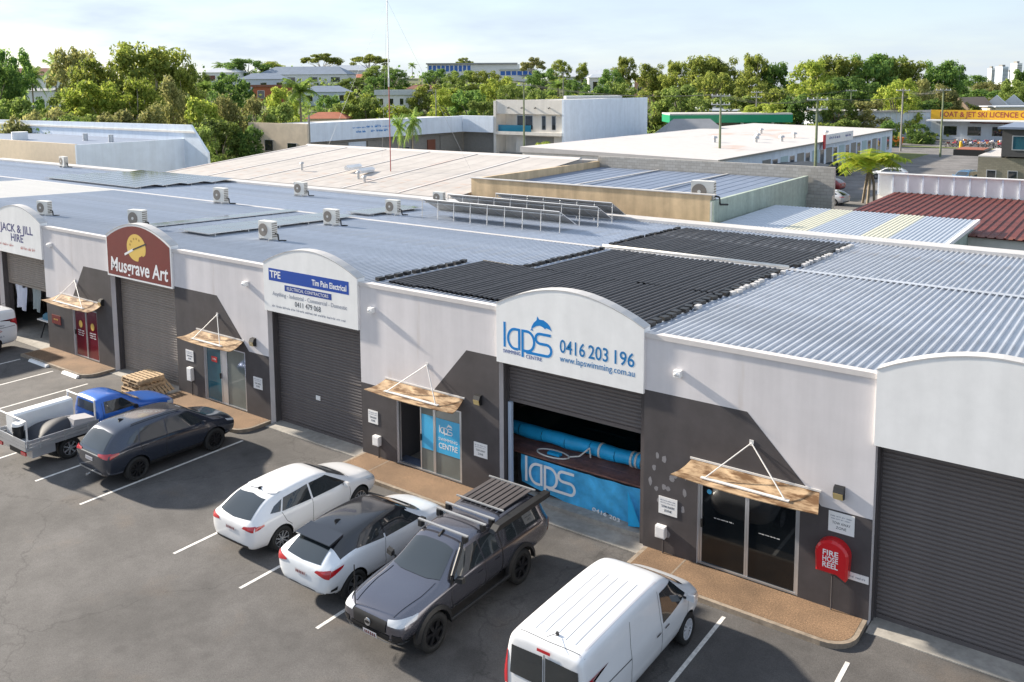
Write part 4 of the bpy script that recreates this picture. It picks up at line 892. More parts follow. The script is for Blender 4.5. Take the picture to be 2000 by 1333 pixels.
c.patch('bumper_bar', [(-.74,.545),(.74,.545)], [(-.74,.60),(.74,.60)], 'F', M_alu, off=.05); c.patch('number_plate', [(-.24,.575),(.14,.575)], [(-.24,.685),(.14,.685)], 'F', M_plate, off=.06)
MB().cyl((-.0,2.70,.845),(-.0,2.72,.845),.08,n=18).build('grille_emblem', M_chrome, c.o); 
MB().add([(.07+.072*math.cos(R(a))-.07, 2.723, .845+.03*math.sin(R(a))) for a in range(0,360,30)], [tuple(range(12))]).build('emblem_oval', M_black, c.o)
c.handles([(.1,1.0),(-.52,1.02)], P_pick); c.mirror(.98,1.24,.90,M_black); c.fin(.38, M_black); c.wheels((1.70,-1.40), .95, .41, .27, M_drim, 6)
for sg in (1,-1): MB().cyl((sg*.93,1.2,.44),(sg*.93,-.9,.44),.045).build('side_step', M_black, c.o)
for d_, y in (('R',1.70),('L',1.70),('R',-1.40),('L',-1.40)):
    sg = 1 if d_ == 'R' else -1; mb = MB(); pr = [R(a) for a in range(5, 176, 10)]
    for a, b in zip(pr[:-1], pr[1:]):
        p = lambda x, rr, t: (sg*x, y+rr*math.cos(t), .41+rr*math.sin(t))
        mb.hexa([p(.86,.47,a),p(.86,.47,b),p(.86,.56,b),p(.86,.56,a),p(.965,.475,a),p(.965,.475,b),p(.935,.56,b),p(.935,.56,a)])
    mb.build('wheel_flare', M_black, c.o)
MB().tube([(-.82,1.05,1.12),(-.84,1.02,1.3),(-.74,.60,1.72),(-.72,.55,1.80)], .045, n=8).build('snorkel', M_black, c.o)
MB().cyl((.48,2.58,.95),(.48,2.58,1.85),.012,n=6).build('whip_aerial', M_black, c.o)
for y in (-2.30,-1.02): MB().box(-.70,.70,y,y+.04,1.87,1.90).build('rack_bar', M_galv, c.o, fix=False)
for i in range(8): MB().box(-.60+i*.155,-.60+i*.155+.11,-2.28,-1.0,1.838,1.866).build('tray_slat', M_dark, c.o, fix=False)
for y in (-.62,-.30,.34):
    MB().box(-.72,.72,y-.03,y+.03,1.835,1.862).build('roof_bar', M_galv, c.o, fix=False)
    for sg in (1,-1): MB().box(sg*.64-.05,sg*.64+.05,y-.06,y+.06,1.70,1.834).build('bar_foot', M_black, c.o, fix=False)
for sg in (1,): MB().prism([(-2.55,1.70),(-2.55,1.82),(-.5,1.82),(-.3,1.70)], -.96, -.78, 'x').build('rolled_awning', M_black, c.o)
c.plate_text(-.21,.11,.60,.66,'F',M_maroon,.064); pick = c; c.place(27.25, -4.40, math.pi)
# ---- white panel van, nose in
S_van = [(-2.475,.45,.75,.5,.87,.7,.87,1.0,.76,1.72,1.78),(-2.43,.34,.82,.42,.905,.72,.905,1.05,.78,1.79,1.84),(-2.2,.28,.84,.38,.92,.74,.915,1.08,.78,1.82,1.87),(-1.0,.26,.85,.36,.925,.74,.92,1.08,.78,1.83,1.88),(.2,.26,.85,.36,.925,.74,.92,1.08,.77,1.83,1.88),(.7,.26,.85,.36,.925,.74,.915,1.07,.75,1.79,1.84),(.95,.26,.85,.36,.925,.74,.91,1.06,.74,1.69,1.75),(1.35,.27,.84,.37,.92,.74,.90,1.04,.72,1.41,1.47),(1.75,.28,.83,.38,.92,.72,.88,1.0,.74,1.15,1.21),(2.1,.30,.80,.40,.90,.68,.84,.92,.70,1.03,1.08),(2.36,.34,.70,.42,.82,.62,.74,.80,.58,.89,.93),(2.47,.42,.5,.46,.62,.56,.55,.7,.42,.77,.79)]
P_van = paint('plain white van paint', (.72,.73,.75), 0, .35, .6)
c = Car('panel_van', 'white panel van with ribbed roof and dark rear doors glass, nearest the camera', 'van', S_van, [P_van, M_black], (1.58, -1.40), .335, clad=lambda p: 1 if p.z < .30 else 0)
c.patch('windscreen', [(-.70,1.70),(-.35,1.80),(.35,1.80),(.70,1.70)], [(-.66,1.0),(-.33,.95),(.33,.95),(.66,1.0)], 'T', M_carglass)
for sg in (1,-1):
    c.patch('rear_door_window', [(sg*.03,1.05),(sg*.74,1.05)], [(sg*.03,1.62),(sg*.70,1.60)], 'B', M_carglass, off=.012); c.patch('tail_lamp', [(sg*.80,.80),(sg*.89,.80)], [(sg*.80,1.45),(sg*.87,1.42)], 'B', M_red, off=.014)
c.patch('brake_lamp', [(-.14,1.70),(.14,1.70)], [(-.14,1.75),(.14,1.75)], 'B', M_red, off=.03); c.seam([(0,.5),(0,1.66)], 'B', wd=.02); c.patch('number_plate', [(-.62,.80),(-.24,.80)], [(-.62,.91),(-.24,.91)], 'B', M_plate, off=.014)
c.both('side_window', [(.38,1.10),(1.55,1.13)], [(.42,1.66),(1.02,1.62)], M_carglass)
for d in ('R','L'):
    c.seam([(.36,1.72),(.30,1.2),(.36,.6),(.42,.36)], d); c.seam([(-.80,1.70),(-.90,1.3),(-.92,.8),(-.85,.5)], d); c.seam([(1.62,1.08),(1.5,.7),(1.3,.45)], d); c.seam([(-2.35,1.12),(-.9,1.08)], d, wd=.02); c.patch('headlamp', [(1.9,.82),(2.3,.68)], [(1.82,.95),(2.22,.84)], d, M_lens, off=.01)
for x in (-.42,-.21,0,.21,.42): c.patch('roof_rib', [(x-.03,-2.15),(x-.03,.15)], [(x+.03,-2.15),(x+.03,.15)], 'T', P_van, off=.007, n=12, k=2)
for sg in (1,-1): c.seam([(sg*.66,-2.35),(sg*.66,.8)], 'T', wd=.03, m=M_plate, off=.004, name='roof_channel')
c.seam([(-.74,-2.30),(0,-2.34),(.74,-2.30)], 'T', wd=.015); MB().cyl((.05,-2.1,1.87),(.05,-2.12,1.92),.03).build('aerial_base', M_black, c.o); MB().cyl((.05,-2.1,1.9),(.05,-2.45,2.02),.006,n=5).build('aerial', M_black, c.o)
c.handles([(.52,.98),(.16,.98)], M_black); c.mirror(1.42,1.16,.92,P_van); c.wheels((1.58,-1.40), .925, .335, .20, mat('white steel rim', (.62,.63,.66), .4, .2), 12); c.plate_text(-.59,-.27,.825,.885,'B',M_maroon,.018); van = c; c.place(31.42, -4.42)
# ---- hire shop van (same body kind), reversed in at far left
o = copy_tree(van.o); o['label'] = 'white delivery van reversed up to the hire shop, far left'; o.location = (-2.05, -3.25, G); o.rotation_euler = (0,0,math.pi)
scrib(o, (0,0,0), .001, .0005, M_navy)
for z, m_, sd, w_, h_ in ((1.22, M_inkgrey, 3, .7, .10), (.98, mat('faded red lettering', (.45,.16,.14), .5), 4, .55, .13), (.74, M_inkgrey, 5, .6, .08)):
    q = scrib(o, (-.932, -1.55, z), w_, h_, m_, sd, 'door_lettering'); q.rotation_euler = (0,0,R(-90))
# ---- blue tray ute
P_ute = paint('bright blue car paint', (.012,.12,.50), .2, .3)
S_ute = [(-.36,.46,.70,.5,.80,.75,.80,.98,.60,1.42,1.46),(-.29,.42,.76,.5,.845,.76,.835,1.02,.64,1.53,1.58),(.2,.40,.78,.48,.855,.76,.845,1.02,.63,1.56,1.61),(.58,.40,.78,.48,.855,.76,.842,1.01,.61,1.50,1.55),(.95,.40,.78,.48,.855,.76,.838,1.0,.64,1.26,1.31),(1.25,.4,.78,.48,.855,.76,.83,.98,.70,1.05,1.09),(1.8,.42,.78,.5,.85,.74,.81,.93,.68,.99,1.02),(2.25,.44,.74,.5,.82,.7,.76,.83,.62,.90,.93),(2.45,.48,.6,.54,.68,.68,.62,.75,.48,.80,.82),(2.5,.52,.46,.56,.5,.66,.46,.73,.34,.75,.76)]
c = Car('tray_ute', 'bright blue single cab ute with aluminium tray, by the pallets', 'car', S_ute, [P_ute, M_black], (1.62,), .345, body='cab')
c.patch('windscreen', [(-.60,1.20),(-.3,1.28),(.3,1.28),(.60,1.20)], [(-.53,.62),(-.26,.59),(.26,.59),(.53,.62)], 'T', M_carglass); c.patch('rear_window', [(-.52,1.12),(.52,1.12)], [(-.48,1.42),(.48,1.42)], 'B', M_carglass); c.both('side_window', [(-.14,1.07),(.98,1.05)], [(-.10,1.43),(.52,1.40)], M_carglass)
for d in ('R','L'): c.seam([(1.0,1.0),(1.04,.8),(.98,.5)], d); c.seam([(-.18,1.4),(-.2,.9),(-.16,.5)], d); c.patch('headlamp', [(2.1,.74),(2.36,.70)], [(2.1,.84),(2.36,.80)], d, M_lens, off=.01)
c.handles([(.0,.92)], M_black); c.mirror(.86,1.08,.86,M_black); c.wheels((1.62,-1.35), .87, .345, .21, M_chrome, 7)
tr = MB().box(-.93,.93,-2.72,-.42,.74,.80).build('tray', M_alu, c.o, fix=False); box('chassis', M_black, c.o, -.42,.42,-2.6,-.3,.42,.735)
for sg in (1,-1):
    for j, (z0, z1) in enumerate(((.70,.80),(.81,.90),(.91,1.02))): MB().box(min(sg*.93,sg*.955),max(sg*.93,sg*.955),-2.70,-.44,z0,z1).build('drop_side', M_galv if j % 2 else M_alu, tr, fix=False)
    for y in (-2.3,-1.55,-.8): MB().box(min(sg*.957,sg*.975),max(sg*.957,sg*.975),y-.02,y+.02,.70,1.03).build('side_latch', M_galv, tr, fix=False)
    MB().cyl((sg*.90,-2.66,.8),(sg*.90,-2.66,1.62),.028).build('rear_post', M_rod, tr); MB().prism([(-1.95,.36),(-1.75,.70),(-1.68,.70),(-1.88,.36)], min(sg*.66,sg*.90), max(sg*.66,sg*.90), 'x').build('mud_flap', M_black, c.o)
    MB().box(min(sg*.60,sg*.90),max(sg*.60,sg*.90),-2.74,-2.70,.56,.66).build('tail_lamp', M_red, c.o, fix=False); MB().box(min(sg*.55,sg*.93),max(sg*.55,sg*.93),-2.55,-1.85,.44,.735).build('under_tray_box', M_alu, c.o, fix=False)
for j, (z0, z1) in enumerate(((.70,.80),(.81,.90),(.91,1.02))): MB().box(-.92,.92,-2.735,-2.71,z0,z1).build('tailgate_board', M_alu, tr, fix=False)
MB().cyl((-.90,-2.66,1.62),(.90,-2.66,1.62),.028).build('rear_bar', M_rod, tr)
MB().tube([(-.85,-.5,.8),(-.85,-.5,1.62),(.85,-.5,1.62),(.85,-.5,.8)], .028).build('headboard_frame', M_rod, tr)
ute = c; c.place(11.62, -4.18)
UX, UY = 11.62, -4.18
o = MB().prism([(-.88,.82),(-.42,.82),(-.42,1.42),(-.50,1.47),(-.82,1.47),(-.88,1.42)], -2.45, -.55, 'y').build('tool_box', M_white); o.location = (UX, UY, G); tag(o, 'long white tool box along the far side of the ute tray', 'tool box')
B = MB(); vs = []; nn = 12
for j in range(nn+1):
    for i in range(nn+1):
        a, b = i/nn, j/nn; vs.append((-.36+1.22*a, -2.35+1.8*b, .82+.42*(math.sin(math.pi*a)*math.sin(math.pi*b))**.6+.05*math.sin(7*a+4*b)))
q = nn+1; o = B.add(vs, [(j*q+i,j*q+i+1,(j+1)*q+i+1,(j+1)*q+i) for j in range(nn) for i in range(nn)]).build('tarpaulin', mat('black tarpaulin', (.018,.02,.028), .6, var=.2), smooth=True, fix=False); o.location = (UX, UY, G); tag(o, 'black tarpaulin heaped over a load on the ute tray', 'tarpaulin')
o = MB().prism([(-1.3,.82),(-.55,.82),(-.55,1.12),(-1.2,1.22)], .30, .90, 'x').build('sheet_stack', mat('grey plastic sheet', (.42,.40,.40), .6)); o.location = (UX, UY, G+.001); tag(o, 'pale grey wrapped sheets on the near side of the ute tray', 'sheet')
o = thing('drum', 'white topped dark drum at the back of the ute tray', 'drum', (UX-.1, UY-2.46, G+.805)); MB().cyl((0,0,0),(0,0,.42),.14,.17,n=16).build('body', M_black, o, smooth=False); MB().cyl((0,0,.421),(0,0,.50),.18,.17,n=16).build('lid', M_white, o)
# ---- cars far off: copies of the same bodies in other colours
def far_car(src, x, y, rz_, pm, label):
    o = copy_tree(src.o); o['label'] = label; o['group'] = 'cars parked far off'; o.location = (x, y, G+.004); o.rotation_euler = (0,0,R(rz_))
    for ch in o.children:
        if ch.name.startswith(('body','cab','mirror','door_handle')):
            for s_ in ch.material_slots:
                if s_.material in (P_white, P_grey, P_pearl, P_blk, P_van): s_.link = 'OBJECT'; s_.material = pm
    return o
P_dkb = paint('dark navy car paint', (.02,.025,.05), .2); P_sil = paint('silver car paint', (.45,.46,.48), .4); P_mblue = paint('mid blue car paint', (.08,.20,.36), .3); P_redc = paint('dull red car paint', (.25,.03,.03), .1)
FC = [(suv,905,315,35,P_dkb,'dark car parked below the white fascia, far off'),(hatch,990,318,10,P_white,'white car parked below the green power pole, far off'),(suv,1628,341,75,P_dkb,'dark suv beside the white shops, right of power pole'),(hatch,1608,372,80,P_redc,'dull red car half hidden at end of the block wall'),
      (hatch,1611,398,80,P_sil,'pale silver car low at end of the block wall'),(hatch,1735,350,100,P_white,'white car on the street behind the yellow palm'),(suv,1885,361,165,P_mblue,'mid blue suv on the street by the grey building'),(hatch,1585,330,70,P_dkb,'dark car under the carport canopy edge'),
      (van,1868,262,20,P_van,'white van among bikes in the yard'),(suv,1895,262,10,P_sil,'silver suv among bikes in the yard'),(hatch,1930,265,40,P_white,'white hatchback among bikes in the yard'),(suv,1790,268,60,P_dkb,'dark suv beside the orange machine')]
for src, px, py, az, pm, lb in FC:
    p = upz(px, py, G); far_car(src, p.x, p.y, az, pm, lb)
# ================================================================== sheds behind the row
M_cream = mat('cream painted roof, rust showing', (.42,.385,.355), .6, var=.06, scale=1.2, rust=((.42,.20,.09), .045, .35, (.35,1.5,1)), var2=.10, scale2=.3)
M_whroof = mat('white painted roof', (.53,.50,.48), .6, var=.06, scale=1, rust=((.48,.26,.16), .03, .12, (1,.5,1)))
M_tan = mat('tan rendered wall', (.66,.49,.30), .85, var=.10, scale=2, streak=.25)
M_green = mat('pale green block wall', (.36,.42,.36), .85, var=.12, scale=3, streak=.2)
def brickmat(name, c1, c2, cm, w=.4, h=.2):
    m = bpy.data.materials.new(name); m.use_nodes = True; t = m.node_tree; b = t.nodes['Principled BSDF']; A = t.nodes.new; K = t.links.new
    tcn = A('ShaderNodeTexCoord'); sp = A('ShaderNodeSeparateXYZ'); K(tcn.outputs['Object'], sp.inputs[0]); ad = A('ShaderNodeMath'); K(sp.outputs[0], ad.inputs[0]); K(sp.outputs[1], ad.inputs[1]); cb = A('ShaderNodeCombineXYZ'); K(ad.outputs[0], cb.inputs[0]); K(sp.outputs[2], cb.inputs[1])
    br = A('ShaderNodeTexBrick'); br.inputs['Scale'].default_value = 1; br.inputs['Brick Width'].default_value = w; br.inputs['Row Height'].default_value = h; br.inputs['Mortar Size'].default_value = .012
    br.inputs['Color1'].default_value = (*c1,1); br.inputs['Color2'].default_value = (*c2,1); br.inputs['Mortar'].default_value = (*cm,1); K(cb.outputs[0], br.inputs['Vector']); K(br.outputs['Color'], b.inputs['Base Color']); b.inputs['Roughness'].default_value = .9; return m
M_block = brickmat('grey block work', (.34,.32,.29), (.42,.40,.37), (.26,.25,.23)); M_block2 = brickmat('olive block work', (.22,.20,.15), (.27,.25,.19), (.17,.16,.13))
M_blueroof = mat('dull blue roof sheet', (.17,.21,.29), .55, .1, var=.1, scale=1); M_skyroof = mat('pale zinc sheet', (.46,.50,.56), .45, .25, var=.06, scale=2); M_skyl = mat('cream fibreglass sheet', (.60,.58,.46), .6, var=.05)
M_redroof = mat('rusted red roof sheet', (.125,.022,.015), .65, var=.25, scale=1.5, rust=((.26,.09,.035), .06, .9, (1,.25,1)), var2=.25, scale2=.4)
M_greyw_shade = mat('pale grey wall tinted shade blue', (.68,.75,.84), .7, var=.05, scale=1, streak=.08); M_cw = mat('cream white wall', (.72,.68,.62), .7, var=.05, scale=1, streak=.1); M_shut = mat('grey shutter', (.24,.23,.21), .6, var=.1); M_brown = mat('brown timber door', (.20,.07,.04), .6)  # pale grey wall: the blue of sky-lit shade is mixed into its colour
def ribs(name, parent, m, x0, x1, y0, y1, z0, z1, pitch, w, h):
    """separate roof sheets with a standing rib at the joint, running along Y"""
    n = max(1, round((x1-x0)/pitch)); st = (x1-x0)/n
    me = bpy.data.meshes.new(name); B = MB(); 
    prof = [(0,0),(st-w,0),(st-w*.75,h),(st-w*.25,h),(st,0)]
    me.from_pydata([(x,y0,z0+z) for x,z in prof]+[(x,y1,z1+z) for x,z in prof], [], [(i,i+1,i+6,i+5) for i in range(4)]); me.materials.append(m)
    for i in range(n): o = link(name, me, parent); o.location.x = x0+i*st
# cream gabled shed
t = thing('cream_shed', 'long shed with cream rust streaked gable roof behind the row', 'building'); X0, X1 = -22.8, 6.4
box('wall', M_cw, t, X0+.2, X1-.05, 20.6, 49, G, 4.85)
rf = MB().prism([(20.62,4.86),(49.3,4.86),(49.3,4.95),(35,6.22),(20.62,4.93)], X0+.05, X1-.1, 'x').build('roof', M_cream, t)
ribs('roof_sheet', rf, M_cream, X0, X1, 20.56, 35, 4.98, 6.28, 1.6, .05, .006)
for x in (-22.75,-17.6,-12.9,-8.0,-3.1,1.8): MB().hexa([(x,20.6,4.99),(x+.28,20.6,4.99),(x+.28,34.9,6.28),(x,34.9,6.28),(x,20.6,5.015),(x+.28,20.6,5.015),(x+.28,34.9,6.31),(x,34.9,6.31)]).build('flashing', M_whroof, rf)
MB().prism([(34.7,6.25),(35,6.40),(35.3,6.25)], X0, X1, 'x').build('ridge_cap', M_whroof, rf)
for i, (px, py) in enumerate(((690,330),(715,336))):
    p = upz(px, py, 5.5); q = 4.98+(p.y-20.56)*.09; p = upz(px, py, q+.1)
    o = thing('roof_vent', ['long white roof vent hood on cream roof, left of two','long white roof vent hood on cream roof, right of two'][i], 'vent', (p.x,p.y,q+.05), R(10)); MB().box(-.16,.16,-.8,.8,0,.16).build('curb', M_white, o, fix=False); MB().prism([(-.22,.17),(.22,.17),(0,.36)], -.85,.85,'y').build('hood', M_white, o)
for i, (px, py) in enumerate(((700,352),(712,361),(590,333))):
    p = upz(px, py, 5.3); q = 4.98+max(p.y-20.56,0)*.09; p = upz(px, py, q)
    o = thing('flue', ['slim grey flue on cream roof, furthest back of three','short grey flue on cream roof near its front edge','rust coloured flue at left of cream roof'][i], 'flue', p); MB().cyl((0,0,0),(0,0,.5),.09).build('pipe', M_galv, o); MB().cyl((0,0,.5),(0,0,.62),.17,.10).build('cowl', M_galv, o)
# radio mast on the cream roof
p = upz(763, 333, 5.6); mz = 4.98+(p.y-20.56)*.09
t = thing('radio_mast', 'slim guyed radio mast standing on the cream roof, red below and white above', 'mast', (p.x, p.y, mz))
MB().cyl((0,0,0),(0,0,6.3),.035,n=6).build('lower_tube', mat('red mast paint', (.30,.06,.05), .5), t); MB().cyl((0,0,6.3),(0,0,20),.04,n=6).build('upper_tube', M_white, t); MB().cyl((0,0,6.0),(0,0,6.6),.06,n=8).build('joint', M_galv, t)
for a in (20,140,260): MB().cyl((0,0,12),(6*math.cos(R(a)),6*math.sin(R(a)),.3 if a != 140 else .6),.006,n=4).build('guy_wire', M_galv, t)
# tan and green walled shed with a block wall at its back
t = thing('tan_shed', 'shed with tan front wall, pale green side wall and dull blue roof', 'building')
box('front_wall', M_tan, t, 6.5, 21.8, 22.3, 22.5, G, 6.02); box('side_wall', M_green, t, 21.8, 22.0, 22.3, 37.2, G, 5.75); box('far_wall', M_tan, t, 6.5, 6.7, 22.5, 37.2, G, 6.0)
box('capping', M_flash, t, 6.45, 22.05, 22.24, 22.56, 6.022, 6.07)
r_ = box('roof', M_blueroof, t, 6.7, 21.8, 22.5, 37.2, 5.3, 5.4); ribs('roof_sheet', r_, M_blueroof, 6.72, 21.78, 22.52, 37.2, 5.42, 5.55, .76, .08, .018)
for x in (11.5,16.6): box('flashing', M_flash, t, x, x+.15, 22.6, 37.1, 5.56, 5.62)
bw = box('block_wall', M_block, t, 6.5, 23.6, 37.25, 37.5, G, 6.35); box('block_return', M_block, t, 22.0, 23.6, 36.9, 37.24, G, 4.6)
MB().tube([(21.9,22.25,5.7),(21.9,22.2,3)],.04).build('downpipe', M_galv, t)
# pale sheeted lean-to behind the swim shop
t = thing('lean_to', 'low lean-to with pale zinc roof and two cream sheets, behind the capping', 'building'); rf = MB().hexa([(22.2,20.7,4.55),(32.6,20.7,4.55),(32.6,30.6,4.55),(22.2,30.6,4.55),(22.2,20.7,4.60),(32.6,20.7,4.60),(32.6,30.6,4.60),(22.2,30.6,4.60)]).build('roof', M_skyroof, t)
for i in range(52):
    x = 22.2+i*.2; m = M_skyl if i in range(16,22) or i in range(34,40) else M_skyroof
    MB().prism([(x,4.605),(x+.05,4.65),(x+.10,4.655),(x+.15,4.65),(x+.198,4.605)], 20.7, 30.6, 'y').build('corrugation', m, rf)
box('wall', M_green, t, 22.3, 32.5, 20.8, 30.5, G, 4.5); box('gutter', M_white, t, 32.6, 32.75, 20.7, 30.65, 4.5, 4.68)
# red roofed shed with ribbed white parapet
t = thing('red_shed', 'shed with rusty red ribbed roof and white ribbed parapet', 'building'); XR0, XR1 = 25.4, 62
box('wall', M_cw, t, XR0+.1, XR1, 29, 45.0, G, 4.0); rf = box('roof', M_redroof, t, XR0, XR1, 28.8, 45.2, 4.02, 4.06); ribs('roof_sheet', rf, M_redroof, XR0, XR1, 28.7, 45.2, 4.08, 4.12, .4, .12, .05)
pw = box('parapet', M_white, t, 24.3, XR1, 45.3, 45.42, 2.0, 5.35)
x = 24.3
while x < XR1: box('parapet_rib', M_greyw_shade, pw, x, x+.09, 45.2, 45.299, 3.9, 5.33); x += .95
box('parapet_cap', M_white, pw, 24.25, XR1, 45.15, 45.5, 5.352, 5.42)
# left: white shed with stained parapet and raised rear part
t = thing('white_shed', 'white shed with rust stained cream parapet at far left', 'building')
M_stain = mat('stained cream parapet', (.68,.56,.42), .8, var=.06, scale=2, rust=((.28,.12,.04), .05, .45, (1,1,.05)))
box('front_wall', M_stain, t, -80, -42, 23.6, 23.8, G, 6.35); box('side_wall', M_greyw_shade, t, -42, -41.8, 23.6, 35, G, 6.30); box('roof', M_blueroof, t, -80, -42, 23.8, 35, 5.95, 6.05)
MB().prism([(-85,G),(-37.6,G),(-37.9,5.0),(-40.6,7.75),(-85,7.55)], 35.0, 35.25, 'y').build('rear_parapet', M_greyw_shade, t); MB().prism([(-85,6.9),(-39.7,6.9),(-39.9,7.1),(-85,7.1)], 34.9, 34.999, 'y').build('parapet_band', M_cw, t)
MB().cyl((-60,27,6.05),(-60,27,6.9),.8,n=16).build('roof_dome', M_white, t); 
for x in (-52,-47): MB().cyl((x,30,6.05),(x,30,6.8),.25,n=8).build('roof_cowl', M_galv, t)
# ================================================================== far sheds and shops
def win(parent, x0, x1, z0, z1, y, m=M_carglass, fm=M_alu, axis='y', sg=-1, name='window'):
    """window with frame and pane on a wall facing -Y (axis y) or +X (axis x)"""
    t_ = min(.08, (x1-x0)*.1)
    F = MB()
    def bx(a, b, c, d, y0, y1): 
        ya, yb = min(y0, y1), max(y0, y1)
        F.box(a, b, ya, yb, c, d) if axis == 'y' else F.box(ya, yb, a, b, c, d)
    bx(x0, x0+t_, z0, z1, y, y+sg*.06); bx(x1-t_, x1, z0, z1, y, y+sg*.06); bx(x0+t_, x1-t_, z1-t_, z1, y, y+sg*.06); bx(x0+t_, x1-t_, z0, z0+t_, y, y+sg*.06)
    f = F.build(name, fm, parent, fix=False); F = MB(); F2 = F
    ya, yb = min(y+sg*.01, y+sg*.03), max(y+sg*.01, y+sg*.03)
    (F.box(x0+t_, x1-t_, ya, yb, z0+t_, z1-t_) if axis == 'y' else F.box(ya, yb, x0+t_, x1-t_, z0+t_, z1-t_)); F.build('pane', m, f, fix=False); return f
# boat warehouse: long shaded fascia facing right, stained end wall facing us
t = thing('boat_warehouse', 'warehouse with long pale fascia tinted shade blue and stained cream end wall', 'building')
M_dirty = mat('mould streaked cream wall', (.60,.50,.38), .85, var=.12, scale=.8, rust=((.26,.20,.14), .07, .35, (1,1,.4)))
box('end_wall', M_dirty, t, -62, -49.9, 58.5, 58.8, G, 6.75); box('body', M_shut, t, -62, -50.8, 58.8, 96, G, 6.3); fs = box('fascia', M_greyw_shade, t, -50.8, -49.8, 58.81, 90.4, 4.35, 6.85); box('roof', M_whroof, t, -62, -50.8, 58.8, 96, 6.32, 6.45)
box('fascia', M_greyw_shade, t, -50.6, -43.7, 90.5, 91.5, 4.35, 6.9); box('recess_wall', M_shut, t, -50.6, -43.7, 91.6, 92, G, 4.3)
win(t, -58.6, -56.8, 2.9, 4.5, 58.5); win(t, -53.9, -52.0, 2.9, 4.2, 58.5)
for i, (a, b, m) in enumerate(((61,66,M_shut),(66.5,69.8,M_greyw_shade),(70.2,73,M_shut),(79.5,82.5,M_shut),(83,84.8,M_brown),(86,89.8,M_shut))): MB().box(-50.79,-50.6-.01*i,a,b,G,3.9 if i != 4 else 3.4).build('shutter' if i != 4 else 'door', m, t, fix=False)
for a, b in ((73.4,75.2),(75.3,77.1),(77.2,79)): win(t, a, b, .8, 2.6, -50.8, axis='x', sg=1)
text('MARINE', 1.0, M_blue, fs, (-49.79, 70.5, 5.75), rot=(R(90),0,R(90)), width=4.4, name='sign_lettering') if False else None
for i, (a, b, z, h) in enumerate(((66.5,69,5.95,.22),(69.1,70.5,6.05,.4),(70.8,72.2,6.05,.4),(72.3,75,5.95,.22),(67.2,69,5.4,.35),(70,73.6,5.42,.38))): scrib(fs, (-49.785,(a+b)/2,z), b-a, h, M_blue, i+3, 'fascia_lettering').rotation_euler = (0,0,R(90))
# two storey white block with balcony
t = thing('two_storey_block', 'white two storey block with balcony and blank blue shaded side wall', 'building'); XA, XB, YA = -43.4, -31.2, 91.5
box('wall', M_cw, t, XA+3.4, XB, YA, YA+26, G, 9.3); box('upper_band', M_cw, t, XA, XB, YA-.6, YA-.001, 7.3, 9.45); box('floor_slab', M_cw, t, XA-.3, XB, YA-.9, YA-.001, 4.1, 4.6); box('left_fin', M_cw, t, XA-.35, XA+.1, YA-.8, YA+20, G, 9.3); box('recess', M_cw, t, XA+.101, XA+3.39, YA+1.8, YA+25, G, 9.2)
box('side_wall', M_greyw_shade, t, XB+.001, XB+.3, YA-.6, YA+26, G, 9.5); box('roller_door', M_shut, t, XA+5.2, XA+10.4, YA-.05, YA-.002, G, 3.9); box('grey_stripe', M_shut, t, XA+.2, XA+5.1, YA-.04, YA-.002, 1.0, 1.35)  # side wall away from the sun: its shade blue is in the colour
for a, b in ((XA+3.6,XA+5.0),(XA+5.1,XA+6.6),(XA+8.2,XA+9.0),(XA+10.0,XA+10.8)): win(t, a, b, 4.9, 7.1, YA)
MB().box(XA+.6,XA+6.8,YA-.85,YA-.8,4.62,5.6).build('balcony_glass', mat('blue balcony glass', (.02,.16,.26), .08, spec=.7), t, fix=False)
for x in (XA+2.5,XA+5,XA+7.5,XA+10): MB().cyl((x,YA-.61,8.3),(x,YA-.9,8.2),.12).build('flood_lamp', M_shut, t)
# white row of shops along the street
t = thing('shop_row', 'long white row of shops with pale rust stained roof, facing the street', 'building'); 
box('wall', M_cw, t, -20, 4.0, 65, 139, G, 3.85); rf = MB().hexa([(-20.2,64.8,3.86),(4.3,64.8,3.86),(4.3,139.2,3.86),(-20.2,139.2,3.86),(-20.2,64.8,4.5),(4.3,64.8,3.98),(4.3,139.2,3.98),(-20.2,139.2,4.5)]).build('roof', M_whroof, t)
box('shaded_front', M_greyw_shade, t, 4.001, 4.05, 65, 139, G, 3.84); box('gutter', M_shut, t, 4.31, 4.45, 64.8, 139.2, 3.84, 4.02)  # thin front sheet puts shade blue over the cream wall
for i, y in enumerate(range(78, 136, 6)):
    MB().box(4.051,4.09,y,y+2.6,G,3.0).build('shutter' if i % 2 else 'door', mat('pale teal shutter', (.38,.50,.52), .6) if i % 2 else M_shut, t, fix=False); win(t, y+3.2, y+4.9, .7, 2.9, 4.05, axis='x', sg=1)
box('end_sign', mat('red sign end', (.5,.02,.03), .5), t, 4.46, 4.6, 99.0, 99.8, 3.0, 4.9); box('sign_fascia', M_white, t, 4.46, 4.56, 99.81, 113, 3.6, 4.9); scrib(t, (4.565,104,4.4), 5, .4, M_navy, 9, 'fascia_lettering').rotation_euler = (0,0,R(90)); scrib(t, (4.565,110.5,4.4), 3, .4, M_navy, 11, 'fascia_lettering').rotation_euler = (0,0,R(90))
win(t, -10.6, -9.9, 2.5, 3.2, 65); win(t, -9.3, -8.6, 2.5, 3.2, 65); box('dark_recess', M_shut, t, -4.6, -3.8, 64.9, 64.99, 1.8, 3.84)
